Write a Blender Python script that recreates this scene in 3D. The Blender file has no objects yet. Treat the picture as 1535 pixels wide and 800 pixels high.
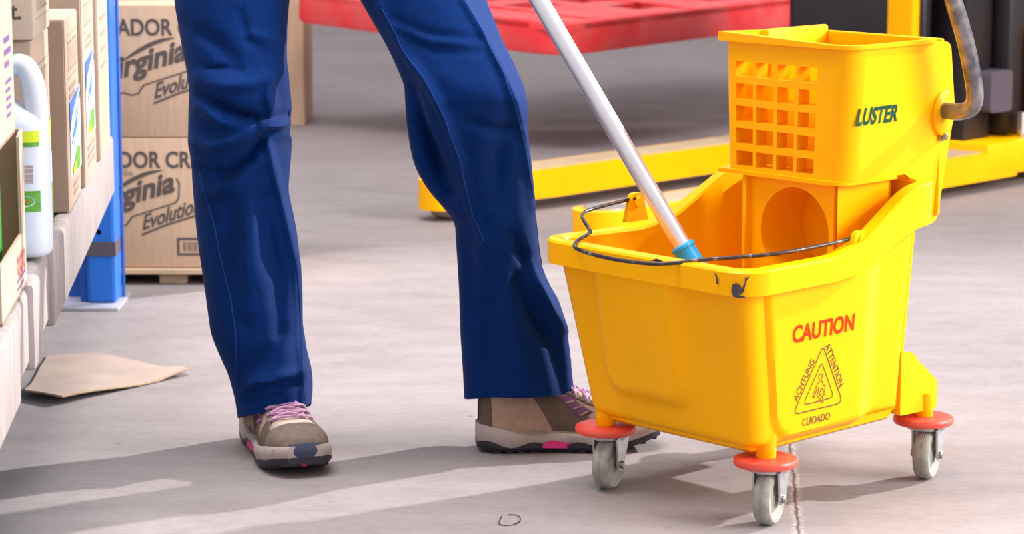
import bpy, bmesh, math, random
from mathutils import Vector, Matrix
from mathutils.geometry import tessellate_polygon
random.seed(7)
S = bpy.context.scene
COL = S.collection
PI = math.pi

# ------------------------------------------------------------ camera
F, H = 3950.0, 0.97
PITCH = math.atan(650 / F)
CX, CY = 767.5, 400.0
cam_d = bpy.data.cameras.new('camera')
cam = bpy.data.objects.new('camera', cam_d); COL.objects.link(cam)
cam.location = (0, 0, H)
cam.rotation_euler = (PI / 2 - PITCH, 0, 0)
cam_d.sensor_width = 36.0
cam_d.lens = 36.0 * F / 1535.0
cam_d.clip_end = 300
cam_d.dof.use_dof = True
cam_d.dof.focus_distance = 3.95
cam_d.dof.aperture_fstop = 9.0
S.camera = cam

# ------------------------------------------------------------ light
w = bpy.data.worlds.new('warehouse_daylight'); S.world = w
w.use_nodes = True
bgn = w.node_tree.nodes['Background']
bgn.inputs[0].default_value = (1.0, 0.965, 0.985, 1)
bgn.inputs[1].default_value = 0.50
sd = bpy.data.lights.new('sun_right_offscreen', 'SUN'); sun = bpy.data.objects.new('sun_right_offscreen', sd); COL.objects.link(sun)
sd.energy = 3.9; sd.angle = math.radians(1.4); sd.color = (1.0, 0.96, 0.93)
_to = Vector((0.82, 0.57, 0)).normalized() * math.cos(math.radians(25)); _to.z = math.sin(math.radians(25))
sun.rotation_euler = _to.to_track_quat('Z', 'Y').to_euler()
sun.location = (6, 6, 4)
ld = bpy.data.lights.new('dock_door_right_offscreen', 'AREA'); lamp = bpy.data.objects.new('dock_door_right_offscreen', ld); COL.objects.link(lamp)
ld.shape = 'RECTANGLE'; ld.size = 4.5; ld.size_y = 4.2; ld.energy = 620; ld.color = (1, 0.98, 0.97)
lamp.location = (7.8, 2.0, 3.4)
lamp.rotation_euler = (Vector(lamp.location) - Vector((0.2, 4.2, 0.3))).to_track_quat('Z', 'Y').to_euler()
ld2 = bpy.data.lights.new('ceiling_lamp_offscreen', 'AREA'); lamp2 = bpy.data.objects.new('ceiling_lamp_offscreen', ld2); COL.objects.link(lamp2)
ld2.shape = 'RECTANGLE'; ld2.size = 4.0; ld2.size_y = 2.0; ld2.energy = 270; ld2.color = (1, 0.97, 0.96)
lamp2.location = (-1.0, 4.0, 6.0)
vs = S.view_settings
vs.view_transform = 'Standard'; vs.look = 'None'; vs.gamma = 1.0; vs.use_curve_mapping = False
vs.exposure = 0.78

# ------------------------------------------------------------ pixel helpers (direction only; depth from what a thing touches)
_c, _s = math.cos(PITCH), math.sin(PITCH)
def ray(x, y):
    u = (x - CX) / F; v = (y - CY) / F
    return Vector((u, _c - v * _s, -_s - v * _c))
def onz(x, y, z=0.0):
    d = ray(x, y); return Vector((0, 0, H)) + d * ((z - H) / d.z)
def ony(x, y, Y):
    d = ray(x, y); return Vector((0, 0, H)) + d * (Y / d.y)
def lerp(a, b, t): return a + (b - a) * t
def sstep(a, b, x):
    t = min(1, max(0, (x - a) / (b - a))); return t * t * (3 - 2 * t)
def interp(tab, x):
    if x <= tab[0][0]: return tab[0][1]
    for (x0, y0), (x1, y1) in zip(tab, tab[1:]):
        if x <= x1: return lerp(y0, y1, (x - x0) / (x1 - x0))
    return tab[-1][1]

# ------------------------------------------------------------ materials
def mat(name, col, rough=0.5, metal=0.0, var=0.0, scale=20.0, bump=0.0, bscale=200.0, col2=None, spec=0.5, sheen=0.0, stretch=None, coat=0.0, mixr=(0.35, 0.65)):
    m = bpy.data.materials.new(name); m.use_nodes = True
    nt = m.node_tree; b = nt.nodes['Principled BSDF']
    b.inputs['Roughness'].default_value = rough
    b.inputs['Metallic'].default_value = metal
    b.inputs['Specular IOR Level'].default_value = spec
    if sheen: b.inputs['Sheen Weight'].default_value = sheen
    if coat: b.inputs['Coat Weight'].default_value = coat
    b.inputs['Base Color'].default_value = (*col, 1)
    tc = nt.nodes.new('ShaderNodeTexCoord'); src = tc.outputs['Object']
    if stretch:
        mp = nt.nodes.new('ShaderNodeMapping'); mp.inputs['Scale'].default_value = stretch
        nt.links.new(src, mp.inputs['Vector']); src = mp.outputs[0]
    if var > 0 or col2:
        n = nt.nodes.new('ShaderNodeTexNoise'); n.inputs['Scale'].default_value = scale; n.inputs['Detail'].default_value = 6
        nt.links.new(src, n.inputs['Vector'])
        r = nt.nodes.new('ShaderNodeValToRGB')
        r.color_ramp.elements[0].position, r.color_ramp.elements[1].position = mixr
        c2 = col2 if col2 else tuple(max(0, c * (1 - var)) for c in col)
        r.color_ramp.elements[0].color = (*c2, 1); r.color_ramp.elements[1].color = (*col, 1)
        nt.links.new(n.outputs['Fac'], r.inputs[0]); nt.links.new(r.outputs[0], b.inputs['Base Color'])
    if bump > 0:
        n2 = nt.nodes.new('ShaderNodeTexNoise'); n2.inputs['Scale'].default_value = bscale; n2.inputs['Detail'].default_value = 4
        nt.links.new(src, n2.inputs['Vector'])
        bp = nt.nodes.new('ShaderNodeBump'); bp.inputs['Strength'].default_value = bump; bp.inputs['Distance'].default_value = 0.002
        nt.links.new(n2.outputs['Fac'], bp.inputs['Height']); nt.links.new(bp.outputs[0], b.inputs['Normal'])
    return m

def floor_material():
    m = bpy.data.materials.new('worn_concrete'); m.use_nodes = True
    nt = m.node_tree; b = nt.nodes['Principled BSDF']; L = nt.links.new
    tc = nt.nodes.new('ShaderNodeTexCoord')
    def noise(sc, det, stretch=(1, 1, 1), rough=0.55, dist=0.0):
        mp = nt.nodes.new('ShaderNodeMapping'); mp.inputs['Scale'].default_value = stretch
        L(tc.outputs['Object'], mp.inputs['Vector'])
        n = nt.nodes.new('ShaderNodeTexNoise'); n.inputs['Scale'].default_value = sc; n.inputs['Detail'].default_value = det
        n.inputs['Roughness'].default_value = rough; n.inputs['Distortion'].default_value = dist
        L(mp.outputs[0], n.inputs['Vector']); return n
    def ramp(src, p0, c0, p1, c1):
        r = nt.nodes.new('ShaderNodeValToRGB'); e = r.color_ramp.elements
        e[0].position = p0; e[1].position = p1; e[0].color = (*c0, 1); e[1].color = (*c1, 1)
        L(src, r.inputs[0]); return r
    def mix(fac, a, c):
        x = nt.nodes.new('ShaderNodeMix'); x.data_type = 'RGBA'
        if hasattr(fac, 'links'): L(fac, x.inputs[0])
        else: x.inputs[0].default_value = fac
        for s, i in ((a, 6), (c, 7)):
            if hasattr(s, 'links'): L(s, x.inputs[i])
            else: x.inputs[i].default_value = (*s, 1)
        return x.outputs[2]
    big = ramp(noise(1.6, 7).outputs['Fac'], 0.3, (0.215, 0.185, 0.186), 0.68, (0.298, 0.266, 0.270))
    streak = ramp(noise(9, 6, (0.7, 1.5, 1)).outputs['Fac'], 0.38, (0.205, 0.176, 0.178), 0.62, (0.298, 0.266, 0.270))
    base = mix(0.42, big.outputs[0], streak.outputs[0])
    fine = ramp(noise(70, 5, (0.6, 1.2, 1)).outputs['Fac'], 0.36, (0.195, 0.167, 0.169), 0.6, (0.298, 0.266, 0.270))
    base = mix(0.25, base, fine.outputs[0])
    # small dark scuffs and crumbs
    sp = ramp(noise(26, 4, (0.6, 1.5, 1), 0.6, 0.6).outputs['Fac'], 0.705, (0, 0, 0), 0.74, (1, 1, 1))
    base = mix(sp.outputs[0], base, (0.13, 0.105, 0.10))
    # saw-cut joint with broken, chalky edges
    p0, p1 = onz(1186, 684), onz(1197, 800); dv = (p1 - p0).normalized(); nv = Vector((-dv.y, dv.x, 0))
    sub = nt.nodes.new('ShaderNodeVectorMath'); sub.operation = 'SUBTRACT'; sub.inputs[1].default_value = p0
    L(tc.outputs['Object'], sub.inputs[0])
    dt = nt.nodes.new('ShaderNodeVectorMath'); dt.operation = 'DOT_PRODUCT'; dt.inputs[1].default_value = nv
    L(sub.outputs[0], dt.inputs[0])
    wob = noise(22, 5)
    ad = nt.nodes.new('ShaderNodeMath'); ad.operation = 'MULTIPLY_ADD'; ad.inputs[1].default_value = 0.011; ad.inputs[2].default_value = -0.0055
    L(wob.outputs['Fac'], ad.inputs[0])
    sm = nt.nodes.new('ShaderNodeMath'); sm.operation = 'ADD'; L(ad.outputs[0], sm.inputs[0]); L(dt.outputs['Value'], sm.inputs[1])
    ab = nt.nodes.new('ShaderNodeMath'); ab.operation = 'ABSOLUTE'; L(sm.outputs[0], ab.inputs[0])
    chalk = ramp(ab.outputs[0], 0.004, (1, 1, 1), 0.011, (0, 0, 0))
    ch2 = ramp(noise(160, 3).outputs['Fac'], 0.45, (0, 0, 0), 0.6, (1, 1, 1))
    cm = nt.nodes.new('ShaderNodeMath'); cm.operation = 'MULTIPLY'; L(chalk.outputs[0], cm.inputs[0]); L(ch2.outputs[0], cm.inputs[1])
    base = mix(cm.outputs[0], base, (0.52, 0.46, 0.43))
    crack = ramp(ab.outputs[0], 0.0018, (1, 1, 1), 0.0032, (0, 0, 0))
    base = mix(crack.outputs[0], base, (0.07, 0.04, 0.033))
    L(base, b.inputs['Base Color'])
    b.inputs['Roughness'].default_value = 0.68
    b.inputs['Specular IOR Level'].default_value = 0.2
    hn = noise(60, 6, (0.5, 1.5, 1))
    bp = nt.nodes.new('ShaderNodeBump'); bp.inputs['Strength'].default_value = 0.12; bp.inputs['Distance'].default_value = 0.004
    L(hn.outputs['Fac'], bp.inputs['Height']); L(bp.outputs[0], b.inputs['Normal'])
    return m

M = {}
M['floor'] = floor_material()
M['yellow'] = mat('yellow_plastic', (0.98, 0.445, 0.0), 0.34, spec=0.11, var=0.05, scale=6, bump=0.03, bscale=120)
M['red_disc'] = mat('red_bumper_plastic', (0.80, 0.05, 0.022), 0.38, var=0.15, scale=60, col2=(0.72, 0.095, 0.06))
M['wheel'] = mat('grey_rubber', (0.33, 0.32, 0.28), 0.65, var=0.22, scale=90, bump=0.1)
M['steel'] = mat('galvanised_steel', (0.55, 0.55, 0.57), 0.35, 0.85, var=0.25, scale=70)
M['wire'] = mat('bail_wire_steel', (0.05, 0.036, 0.034), 0.32, 0.5, var=0.4, scale=60, col2=(0.30, 0.26, 0.25), mixr=(0.28, 0.42))
M['lever'] = mat('worn_grey_steel', (0.11, 0.115, 0.14), 0.28, 0.75, var=0.4, scale=45, col2=(0.34, 0.31, 0.30))
M['bolt'] = mat('bolt_steel', (0.3, 0.28, 0.27), 0.35, 0.9)
M['scuff'] = mat('black_scuff', (0.06, 0.045, 0.05), 0.7)
M['ink_red'] = mat('red_ink', (0.60, 0.03, 0.0), 0.6, spec=0.1)
M['ink_brown'] = mat('dark_brown_ink', (0.10, 0.05, 0.003), 0.5)
M['ink_green'] = mat('dark_green_ink', (0.006, 0.07, 0.035), 0.8, spec=0.08)
M['alu'] = mat('brushed_aluminium', (0.74, 0.75, 0.82), 0.30, 0.75, var=0.08, scale=40, stretch=(1, 1, 0.05))
M['cyan'] = mat('cyan_plastic', (0.01, 0.32, 0.66), 0.4)
M['cotton'] = mat('mop_cotton', (0.75, 0.72, 0.66), 0.9, var=0.2, scale=60)
M['navy'] = mat('navy_twill', (0.0010, 0.0235, 0.135), 0.8, var=0.22, scale=160, bump=0.12, bscale=900, sheen=0.015, spec=0.08)
M['navy_thread'] = mat('navy_thread', (0.008, 0.045, 0.20), 0.85, spec=0.2)
M['sh_tan'] = mat('tan_suede', (0.40, 0.27, 0.20), 0.9, var=0.15, scale=90, bump=0.15, bscale=500, spec=0.2)
M['sh_vamp'] = mat('pale_tan_mesh', (0.52, 0.40, 0.34), 0.9, var=0.12, scale=200, bump=0.2, bscale=700, spec=0.2)
M['sh_brown'] = mat('brown_suede', (0.135, 0.098, 0.078), 0.9, var=0.2, scale=90, bump=0.15, bscale=500, spec=0.2)
M['sh_toe'] = mat('taupe_suede', (0.20, 0.155, 0.13), 0.9, var=0.2, scale=120, bump=0.15, bscale=500, spec=0.2)
M['sh_mid'] = mat('taupe_foam', (0.42, 0.345, 0.33), 0.65, var=0.1, scale=50)
M['sh_out'] = mat('black_rubber', (0.022, 0.018, 0.028), 0.6, var=0.2, scale=50)
M['sh_pink'] = mat('pink_rubber', (0.70, 0.03, 0.22), 0.5)
M['sh_red'] = mat('red_rubber', (0.45, 0.03, 0.06), 0.55)
M['sh_navy'] = mat('navy_rubber', (0.035, 0.045, 0.10), 0.45)
M['sh_purple'] = mat('purple_mesh', (0.16, 0.055, 0.15), 0.85, var=0.3, scale=300)
M['lace'] = mat('purple_lace', (0.42, 0.12, 0.36), 0.8, var=0.3, scale=250, col2=(0.55, 0.42, 0.5))
M['lining'] = mat('dark_lining', (0.05, 0.04, 0.05), 0.9)
M['card'] = mat('cardboard', (0.56, 0.385, 0.265), 0.85, var=0.10, scale=14, stretch=(9, 9, 0.6), spec=0.2)
M['card_pale'] = mat('pale_cardboard', (0.43, 0.32, 0.25), 0.85, var=0.08, scale=10, spec=0.2)
M['card_grey'] = mat('greyish_cardboard', (0.46, 0.365, 0.295), 0.85, var=0.08, scale=10, spec=0.2)
M['card_floor'] = mat('dusty_cardboard', (0.40, 0.315, 0.265), 0.85, var=0.12, scale=12, spec=0.2, col2=(0.34, 0.265, 0.235))
M['card_edge'] = mat('torn_cardboard_edge', (0.36, 0.25, 0.17), 0.9, var=0.3, scale=150)
M['ink_black'] = mat('faded_black_ink', (0.085, 0.065, 0.06), 0.8)
M['ink_pale'] = mat('pale_brown_ink', (0.33, 0.23, 0.19), 0.8)
M['ink_purple'] = mat('purple_ink', (0.17, 0.07, 0.27), 0.8)
M['ink_crimson'] = mat('crimson_ink', (0.55, 0.06, 0.08), 0.8)
M['lab_white'] = mat('white_label', (0.52, 0.55, 0.65), 0.5)
M['lab_blue'] = mat('blue_print', (0.03, 0.13, 0.50), 0.5)
M['lab_cyan'] = mat('cyan_print', (0.12, 0.47, 0.72), 0.5)
M['lab_green'] = mat('green_print', (0.10, 0.36, 0.03), 0.5, var=0.3, scale=60)
M['lab_lime'] = mat('lime_print', (0.55, 0.66, 0.01), 0.5)
M['lab_yellow'] = mat('yellow_print', (0.85, 0.72, 0.01), 0.5)
M['lab_red'] = mat('red_print', (0.75, 0.05, 0.04), 0.5)
M['jug'] = mat('white_hdpe', (0.55, 0.60, 0.70), 0.35)
M['rack_blue'] = mat('blue_rack_paint', (0.01, 0.13, 0.56), 0.38, var=0.15, scale=12)
M['plate'] = mat('rack_foot_steel', (0.42, 0.42, 0.50), 0.5, 0.3, var=0.2, scale=30)
M['timber'] = mat('weathered_pale_timber', (0.31, 0.27, 0.265), 0.75, scale=9, stretch=(5, 5, 0.7), col2=(0.23, 0.195, 0.195), bump=0.15, bscale=40, spec=0.3)
M['sheet'] = mat('cyan_shelf_sheet', (0.12, 0.42, 0.62), 0.5)
M['pallet_wood'] = mat('pallet_wood', (0.52, 0.37, 0.24), 0.8, var=0.2, scale=14, stretch=(0.5, 5, 5))
M['pallet_red'] = mat('red_pallet_plastic', (0.92, 0.035, 0.045), 0.42, scale=9, col2=(0.80, 0.10, 0.10), bump=0.05)
M['truck_yellow'] = mat('yellow_truck_paint', (0.98, 0.46, 0.0), 0.35, spec=0.12, var=0.08, scale=9)
M['tread_tan'] = mat('tan_tread_plate', (0.50, 0.36, 0.22), 0.7, var=0.2, scale=14)  # tan top strip of the support legs, toned apart from their yellow sides
M['truck_black'] = mat('black_truck_paint', (0.010, 0.007, 0.012), 0.4, var=0.3, scale=8)
M['truck_grey'] = mat('dark_violet_bracket', (0.075, 0.06, 0.085), 0.45)
M['chrome'] = mat('chrome', (0.75, 0.73, 0.72), 0.2, 0.9)
M['roller'] = mat('truck_roller', (0.45, 0.33, 0.28), 0.6)

# ------------------------------------------------------------ mesh helpers
def link(name, me, material, parent=None, smooth=True, angle=40):
    o = bpy.data.objects.new(name, me); COL.objects.link(o)
    if material is not None and len(me.materials) == 0: me.materials.append(material)
    if parent: o.parent = parent
    if smooth:
        me.polygons.foreach_set('use_smooth', [True] * len(me.polygons))
        try: me.set_sharp_from_angle(angle=math.radians(angle))
        except Exception: pass
    return o
def obj(name, bm, material, parent=None, smooth=True, angle=40, recalc=True):
    if recalc: bmesh.ops.recalc_face_normals(bm, faces=bm.faces[:])
    me = bpy.data.meshes.new(name); bm.to_mesh(me); bm.free()
    return link(name, me, material, parent, smooth, angle)
def tag(o, label, cat, group=None):
    o['label'] = label; o['category'] = cat
    if group: o['group'] = group
    return o
def struct(o): o['kind'] = 'structure'; return o
def thing(name, label, cat, loc=(0, 0, 0), rotz=0.0, group=None):
    e = bpy.data.objects.new(name, None); COL.objects.link(e); e.empty_display_size = 0.05
    e.location = loc; e.rotation_euler = (0, 0, rotz)
    return tag(e, label, cat, group)
def box(bm, x0, x1, y0, y1, z0, z1, bev=0.0, seg=2, tf=None):
    vs_ = [bm.verts.new(p) for p in ((x0, y0, z0), (x1, y0, z0), (x1, y1, z0), (x0, y1, z0), (x0, y0, z1), (x1, y0, z1), (x1, y1, z1), (x0, y1, z1))]
    fs = [bm.faces.new([vs_[i] for i in q]) for q in ((3, 2, 1, 0), (4, 5, 6, 7), (0, 1, 5, 4), (1, 2, 6, 5), (2, 3, 7, 6), (3, 0, 4, 7))]
    if bev:
        r = bmesh.ops.bevel(bm, geom=list({e for f in fs for e in f.edges}), offset=bev, segments=seg, affect='EDGES', profile=0.5)
        vs_ = list({v for f in r['faces'] for v in f.verts} | {v for v in vs_ if v.is_valid})
    if tf:
        for v in vs_: v.co = tf(v.co)
    return vs_
def loft(bm, rings, closed=True, cap0=False, cap1=False):
    R = [[bm.verts.new(p) for p in r] for r in rings]
    n = len(R[0])
    for a, b in zip(R, R[1:]):
        for i in range(n if closed else n - 1):
            j = (i + 1) % n
            bm.faces.new((a[i], a[j], b[j], b[i]))
    if cap0: bm.faces.new(R[0][::-1])
    if cap1: bm.faces.new(R[-1])
    return R
def tube(bm, pts, r, n=12, caps=True, rads=None):
    pts = [Vector(p) for p in pts]; rings = []
    t0 = (pts[1] - pts[0]).normalized()
    up = Vector((0, 0, 1)) if abs(t0.z) < 0.9 else Vector((1, 0, 0))
    nx = t0.cross(up).normalized()
    for i, p in enumerate(pts):
        if i == 0: t = t0
        elif i == len(pts) - 1: t = (pts[-1] - pts[-2]).normalized()
        else: t = ((pts[i + 1] - p).normalized() + (p - pts[i - 1]).normalized()).normalized()
        nx = (nx - t * nx.dot(t)).normalized(); ny = t.cross(nx)
        rr = rads[i] if rads else r
        rings.append([p + nx * (rr * math.cos(2 * PI * k / n)) + ny * (rr * math.sin(2 * PI * k / n)) for k in range(n)])
    return loft(bm, rings, True, caps, caps)
def smooth_path(pts, sub=6):
    pts = [Vector(p) for p in pts]; out = []
    for i in range(len(pts) - 1):
        p0 = pts[max(i - 1, 0)]; p1 = pts[i]; p2 = pts[i + 1]; p3 = pts[min(i + 2, len(pts) - 1)]
        for k in range(sub):
            t = k / sub
            out.append(0.5 * ((2 * p1) + (p2 - p0) * t + (2 * p0 - 5 * p1 + 4 * p2 - p3) * t * t + (3 * p1 - p0 - 3 * p2 + p3) * t ** 3))
    out.append(pts[-1]); return out
def lathe(bm, prof, n=32, tf=None):
    rings = [[Vector((r * math.cos(2 * PI * k / n), r * math.sin(2 * PI * k / n), z)) for k in range(n)] for r, z in prof]
    if tf: rings = [[tf(p) for p in r] for r in rings]
    return loft(bm, rings, True, True, True)
def poly_prism(bm, pts2, a0, a1, fn):
    """extrude a 2-D outline from a0 to a1; fn(u, v, a) -> point"""
    n = len(pts2)
    A = [bm.verts.new(fn(u, v, a0)) for u, v in pts2]; B = [bm.verts.new(fn(u, v, a1)) for u, v in pts2]
    for i in range(n):
        j = (i + 1) % n; bm.faces.new((A[i], A[j], B[j], B[i]))
    tris = tessellate_polygon([[Vector((u, v, 0)) for u, v in pts2]])
    for t in tris:
        for L_ in (A, B):
            try: bm.faces.new([L_[k] for k in t])
            except ValueError: pass
def flat_poly(bm, pts2, fn):
    V = [bm.verts.new(fn(u, v)) for u, v in pts2]
    for t in tessellate_polygon([[Vector((u, v, 0)) for u, v in pts2]]):
        try: bm.faces.new([V[k] for k in t])
        except ValueError: pass
def round_poly(pts, r, seg=6):
    n = len(pts); out = []
    rs = r if isinstance(r, (list, tuple)) else [r] * n
    for i in range(n):
        p = Vector(pts[i]); a = Vector(pts[i - 1]); b = Vector(pts[(i + 1) % n])
        da = (a - p).normalized(); db = (b - p).normalized()
        ang = da.angle(db); rr = rs[i]
        if rr <= 0: out += [tuple(p)] ; continue
        d = min(rr / math.tan(ang / 2), (a - p).length * 0.49, (b - p).length * 0.49)
        s0 = p + da * d; s1 = p + db * d
        for k in range(seg + 1):
            t = k / seg
            q = s0 * (1 - t) ** 2 + p * 2 * t * (1 - t) + s1 * t * t
            out.append(tuple(q))
    return out
def text_mesh(txt, size=1.0, offset=0.0, spacing=1.0):
    cu = bpy.data.curves.new('t', 'FONT'); cu.body = txt; cu.size = size; cu.offset = offset; cu.space_character = spacing
    cu.resolution_u = 4
    o = bpy.data.objects.new('t', cu); COL.objects.link(o)
    dg = bpy.context.evaluated_depsgraph_get(); dg.update()
    me = bpy.data.meshes.new_from_object(o.evaluated_get(dg))
    bpy.data.objects.remove(o); bpy.data.curves.remove(cu)
    return me
def text_part(name, txt, material, fn, w_, h_, parent, bold=0.0, shear=0.0, spacing=1.0):
    """lettering stretched to w_ x h_ and laid on a surface by fn(u, v)"""
    me = text_mesh(txt, 1.0, bold, spacing)
    xs = [v.co.x for v in me.vertices]; ys = [v.co.y for v in me.vertices]
    x0, x1, y0, y1 = min(xs), max(xs), min(ys), max(ys)
    for v in me.vertices:
        u = (v.co.x - x0) / (x1 - x0) * w_; q = (v.co.y - y0) / (y1 - y0) * h_
        v.co = fn(u + shear * q, q)
    me.update(); me.name = name
    return link(name, me, material, parent, smooth=False)
def strokes(bm, pts, wd, fn, closed=False):
    """flat line of width wd through 2-D points, laid by fn(u, v)"""
    P = [Vector(p) for p in pts]; n = len(P); Ls = []; Rs = []
    for i in range(n):
        a = P[(i - 1) % n] if (closed or i > 0) else P[i]; b = P[(i + 1) % n] if (closed or i < n - 1) else P[i]
        d1 = (P[i] - a); d2 = (b - P[i])
        d1 = d1.normalized() if d1.length > 1e-9 else d2.normalized(); d2 = d2.normalized() if d2.length > 1e-9 else d1
        t = (d1 + d2); t = t.normalized() if t.length > 1e-6 else d1
        nn = Vector((-t.y, t.x)); k = 1 / max(0.5, nn.dot(Vector((-d1.y, d1.x))))
        Ls.append(bm.verts.new(fn(*(P[i] + nn * wd / 2 * k)))); Rs.append(bm.verts.new(fn(*(P[i] - nn * wd / 2 * k))))
    for i in range(n if closed else n - 1):
        j = (i + 1) % n; bm.faces.new((Ls[i], Rs[i], Rs[j], Ls[j]))
def holed_plate(bm, us, vs_, holes, t, fn):
    """grid plate with through holes; fn(u, v, d) with d in 0..t"""
    nu, nv = len(us), len(vs_)
    V = {}
    def g(i, j, k):
        if (i, j, k) not in V: V[(i, j, k)] = bm.verts.new(fn(us[i], vs_[j], t * k))
        return V[(i, j, k)]
    def solid(i, j): return 0 <= i < nu - 1 and 0 <= j < nv - 1 and (i, j) not in holes
    for i in range(nu - 1):
        for j in range(nv - 1):
            if not solid(i, j): continue
            for k in (0, 1): bm.faces.new((g(i, j, k), g(i + 1, j, k), g(i + 1, j + 1, k), g(i, j + 1, k)))
            for (di, dj, a, b) in ((-1, 0, (i, j), (i, j + 1)), (1, 0, (i + 1, j), (i + 1, j + 1)), (0, -1, (i, j), (i + 1, j)), (0, 1, (i, j + 1), (i + 1, j + 1))):
                if not solid(i + di, j + dj):
                    bm.faces.new((g(*a, 0), g(*b, 0), g(*b, 1), g(*a, 1)))

# ------------------------------------------------------------ setting
bm = bmesh.new(); vv = [bm.verts.new(p) for p in ((-40, -3, 0), (40, -3, 0), (40, 70, 0), (-40, 70, 0))]; bm.faces.new(vv)
struct(obj('floor', bm, M['floor'], smooth=False))
bm = bmesh.new(); box(bm, -30, 40, 16.0, 16.2, 0, 8.1); struct(obj('shade_wall_unseen', bm, mat('pale_shade_wall', (0.7, 0.7, 0.72), 0.6, var=0.05, scale=2), smooth=False))  # unseen wall added out of view, its height set to shade the back floor

# ------------------------------------------------------------ mop bucket
BC = Vector((0.388, 3.883, 0)); BTH = math.radians(-44.4)
BM_ = Matrix.Translation(BC) @ Matrix.Rotation(BTH, 4, 'Z'); BI = BM_.inverted()
bucket = thing('mop_bucket', 'yellow plastic mop bucket on four casters with CAUTION lettering', 'mop bucket', BC, BTH)
def bloc(p): return BI @ Vector(p)
def skew(p): return Vector((p[0], p[1] - 0.08 * (p[0] + 0.0), p[2]))
RIMT = [(-0.3, 0.3765), (-0.075, 0.377), (-0.01, 0.391), (0.09, 0.448), (0.12, 0.459), (0.2, 0.466)]
def rim_z(y): return sum(interp(RIMT, y + q) for q in (-0.012, -0.006, 0, 0.006, 0.012)) / 5
def lip_h(y): return 0.034 + 0.026 * sstep(-0.1, 0.13, y)
ZB = 0.112
def ring_corners(t):
    FL = (lerp(-0.192, -0.232, t), lerp(-0.214, -0.250, t)); FR = (lerp(0.150, 0.168, t), lerp(-0.207, -0.252, t))
    BR = (lerp(0.152, 0.166, t), lerp(0.150, 0.166, t)); BL = (lerp(-0.170, -0.172, t), lerp(0.150, 0.166, t))
    return FL, FR, BR, BL
NSIDE, NARC = 72, 9
def ring2d(t, off=0.0, feat=0.0, rad=0.028):
    """plan outline of the tub at relative height t, offset outward by off; list of (x, y, nx, ny)"""
    FL, FR, BR, BL = ring_corners(t)
    pts = [Vector(FL), Vector(FR), Vector(BR), Vector(BL)]
    out = []
    n = 4
    for i in range(n):
        p = pts[i]; a = pts[i - 1]; b = pts[(i + 1) % n]; c = pts[(i + 2) % n]
        da = (a - p).normalized(); db = (b - p).normalized(); nxa = Vector((-da.y, da.x)); nxb = Vector((db.y, -db.x))
        ang = da.angle(db); d = rad / math.tan(ang / 2); cen = p + (da + db).normalized() * (rad / math.sin(ang / 2))
        a0 = math.atan2(*(p + da * d - cen).yx); a1 = math.atan2(*(p + db * d - cen).yx)
        while a1 < a0: a1 += 2 * PI
        for k in range(NARC):
            an = lerp(a0, a1, k / (NARC - 1)); nn = Vector((math.cos(an), math.sin(an)))
            q = cen + nn * (rad + off); out.append((q.x, q.y, nn.x, nn.y))
        e0 = p + db * d
        dc = (c - b).normalized(); angb = (p - b).normalized().angle(dc); e1 = b - db * (rad / math.tan(angb / 2))
        for k in range(1, NSIDE):
            q = e0.lerp(e1, k / NSIDE) + nxb * off; out.append((q.x, q.y, nxb.x, nxb.y))

    return out
def rrect_mask(u, v, u0, u1, v0, r, soft):
    """1 inside a panel open at the top with rounded lower corners"""
    cx_ = min(max(u, u0 + r), u1 - r); cv = max(v, v0 + r)
    if v > v0 + r: d = max(u0 - u, u - u1)
    else: d = math.hypot(u - cx_, v - (v0 + r)) - r if (u < u0 + r or u > u1 - r) else v0 - v
    return 1 - sstep(-soft, soft, d)
def outer_disp(x, y, nx, ny, z):
    d = 0.0
    if ny < -0.8:   # pouring bulge in the front end
        d += 0.021 * rrect_mask(x, z, -0.128, 0.035, 0.158, 0.03, 0.013) * lerp(0.75, 1.0, sstep(0.16, 0.35, z))
    if nx > 0.1:    # raised name panel, then a wide chamfer back
        d += 0.008 * (nx > 0.9) * rrect_mask(y - lerp(-0.177, -0.222, (z - ZB) / 0.232), z, 0.011, 0.5, 0.121, 0.035, 0.005)
        d -= 0.015 * sstep(0.018, 0.072, y) * sstep(0.5, 0.97, nx)
    if nx < -0.1:
        d += 0.008 * (nx < -0.9) * rrect_mask(y - lerp(-0.184, -0.220, (z - ZB) / 0.232), z, 0.011, 0.5, 0.121, 0.035, 0.005)
        d -= 0.020 * sstep(0.018, 0.072, y) * sstep(0.5, 0.97, -nx)
    return d
def bpoint(x, y, nx, ny, z, extra=0.0, disp=True):
    d = (outer_disp(x, y, nx, ny, z) if disp else 0) + extra
    return skew((x + nx * d, y + ny * d, z))
bm = bmesh.new(); rings = []
NZ = 46
for k in (0, 1, 2):   # rolled bottom edge
    a = k / 3 * PI / 2
    rings.append([bpoint(x, y, nx, ny, ZB + 0.01 * (1 - math.cos(a)) , -0.012 * (1 - math.sin(a))) for x, y, nx, ny in ring2d(0)])
lipb = 0.034
for i in range(NZ + 1):
    t = 0.04 + 0.96 * i / NZ
    rings.append([bpoint(x, y, nx, ny, lerp(ZB, rim_z(y) - lip_h(y), t)) for x, y, nx, ny in ring2d(t)])
def lip_d(x, y, nx, ny):
    # lip stands proud except where the pouring bulge already meets it
    bul = rrect_mask(x, 0.35, -0.128, 0.035, 0.158, 0.03, 0.013) if ny < -0.8 else 0
    ch = sstep(0.018, 0.072, y) * (0.015 * sstep(0.5, 0.97, nx) + 0.02 * sstep(0.5, 0.97, -nx))
    return lerp(0.021, 0.0235, bul) - ch * 0.15
R1 = ring2d(1.0)
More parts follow.
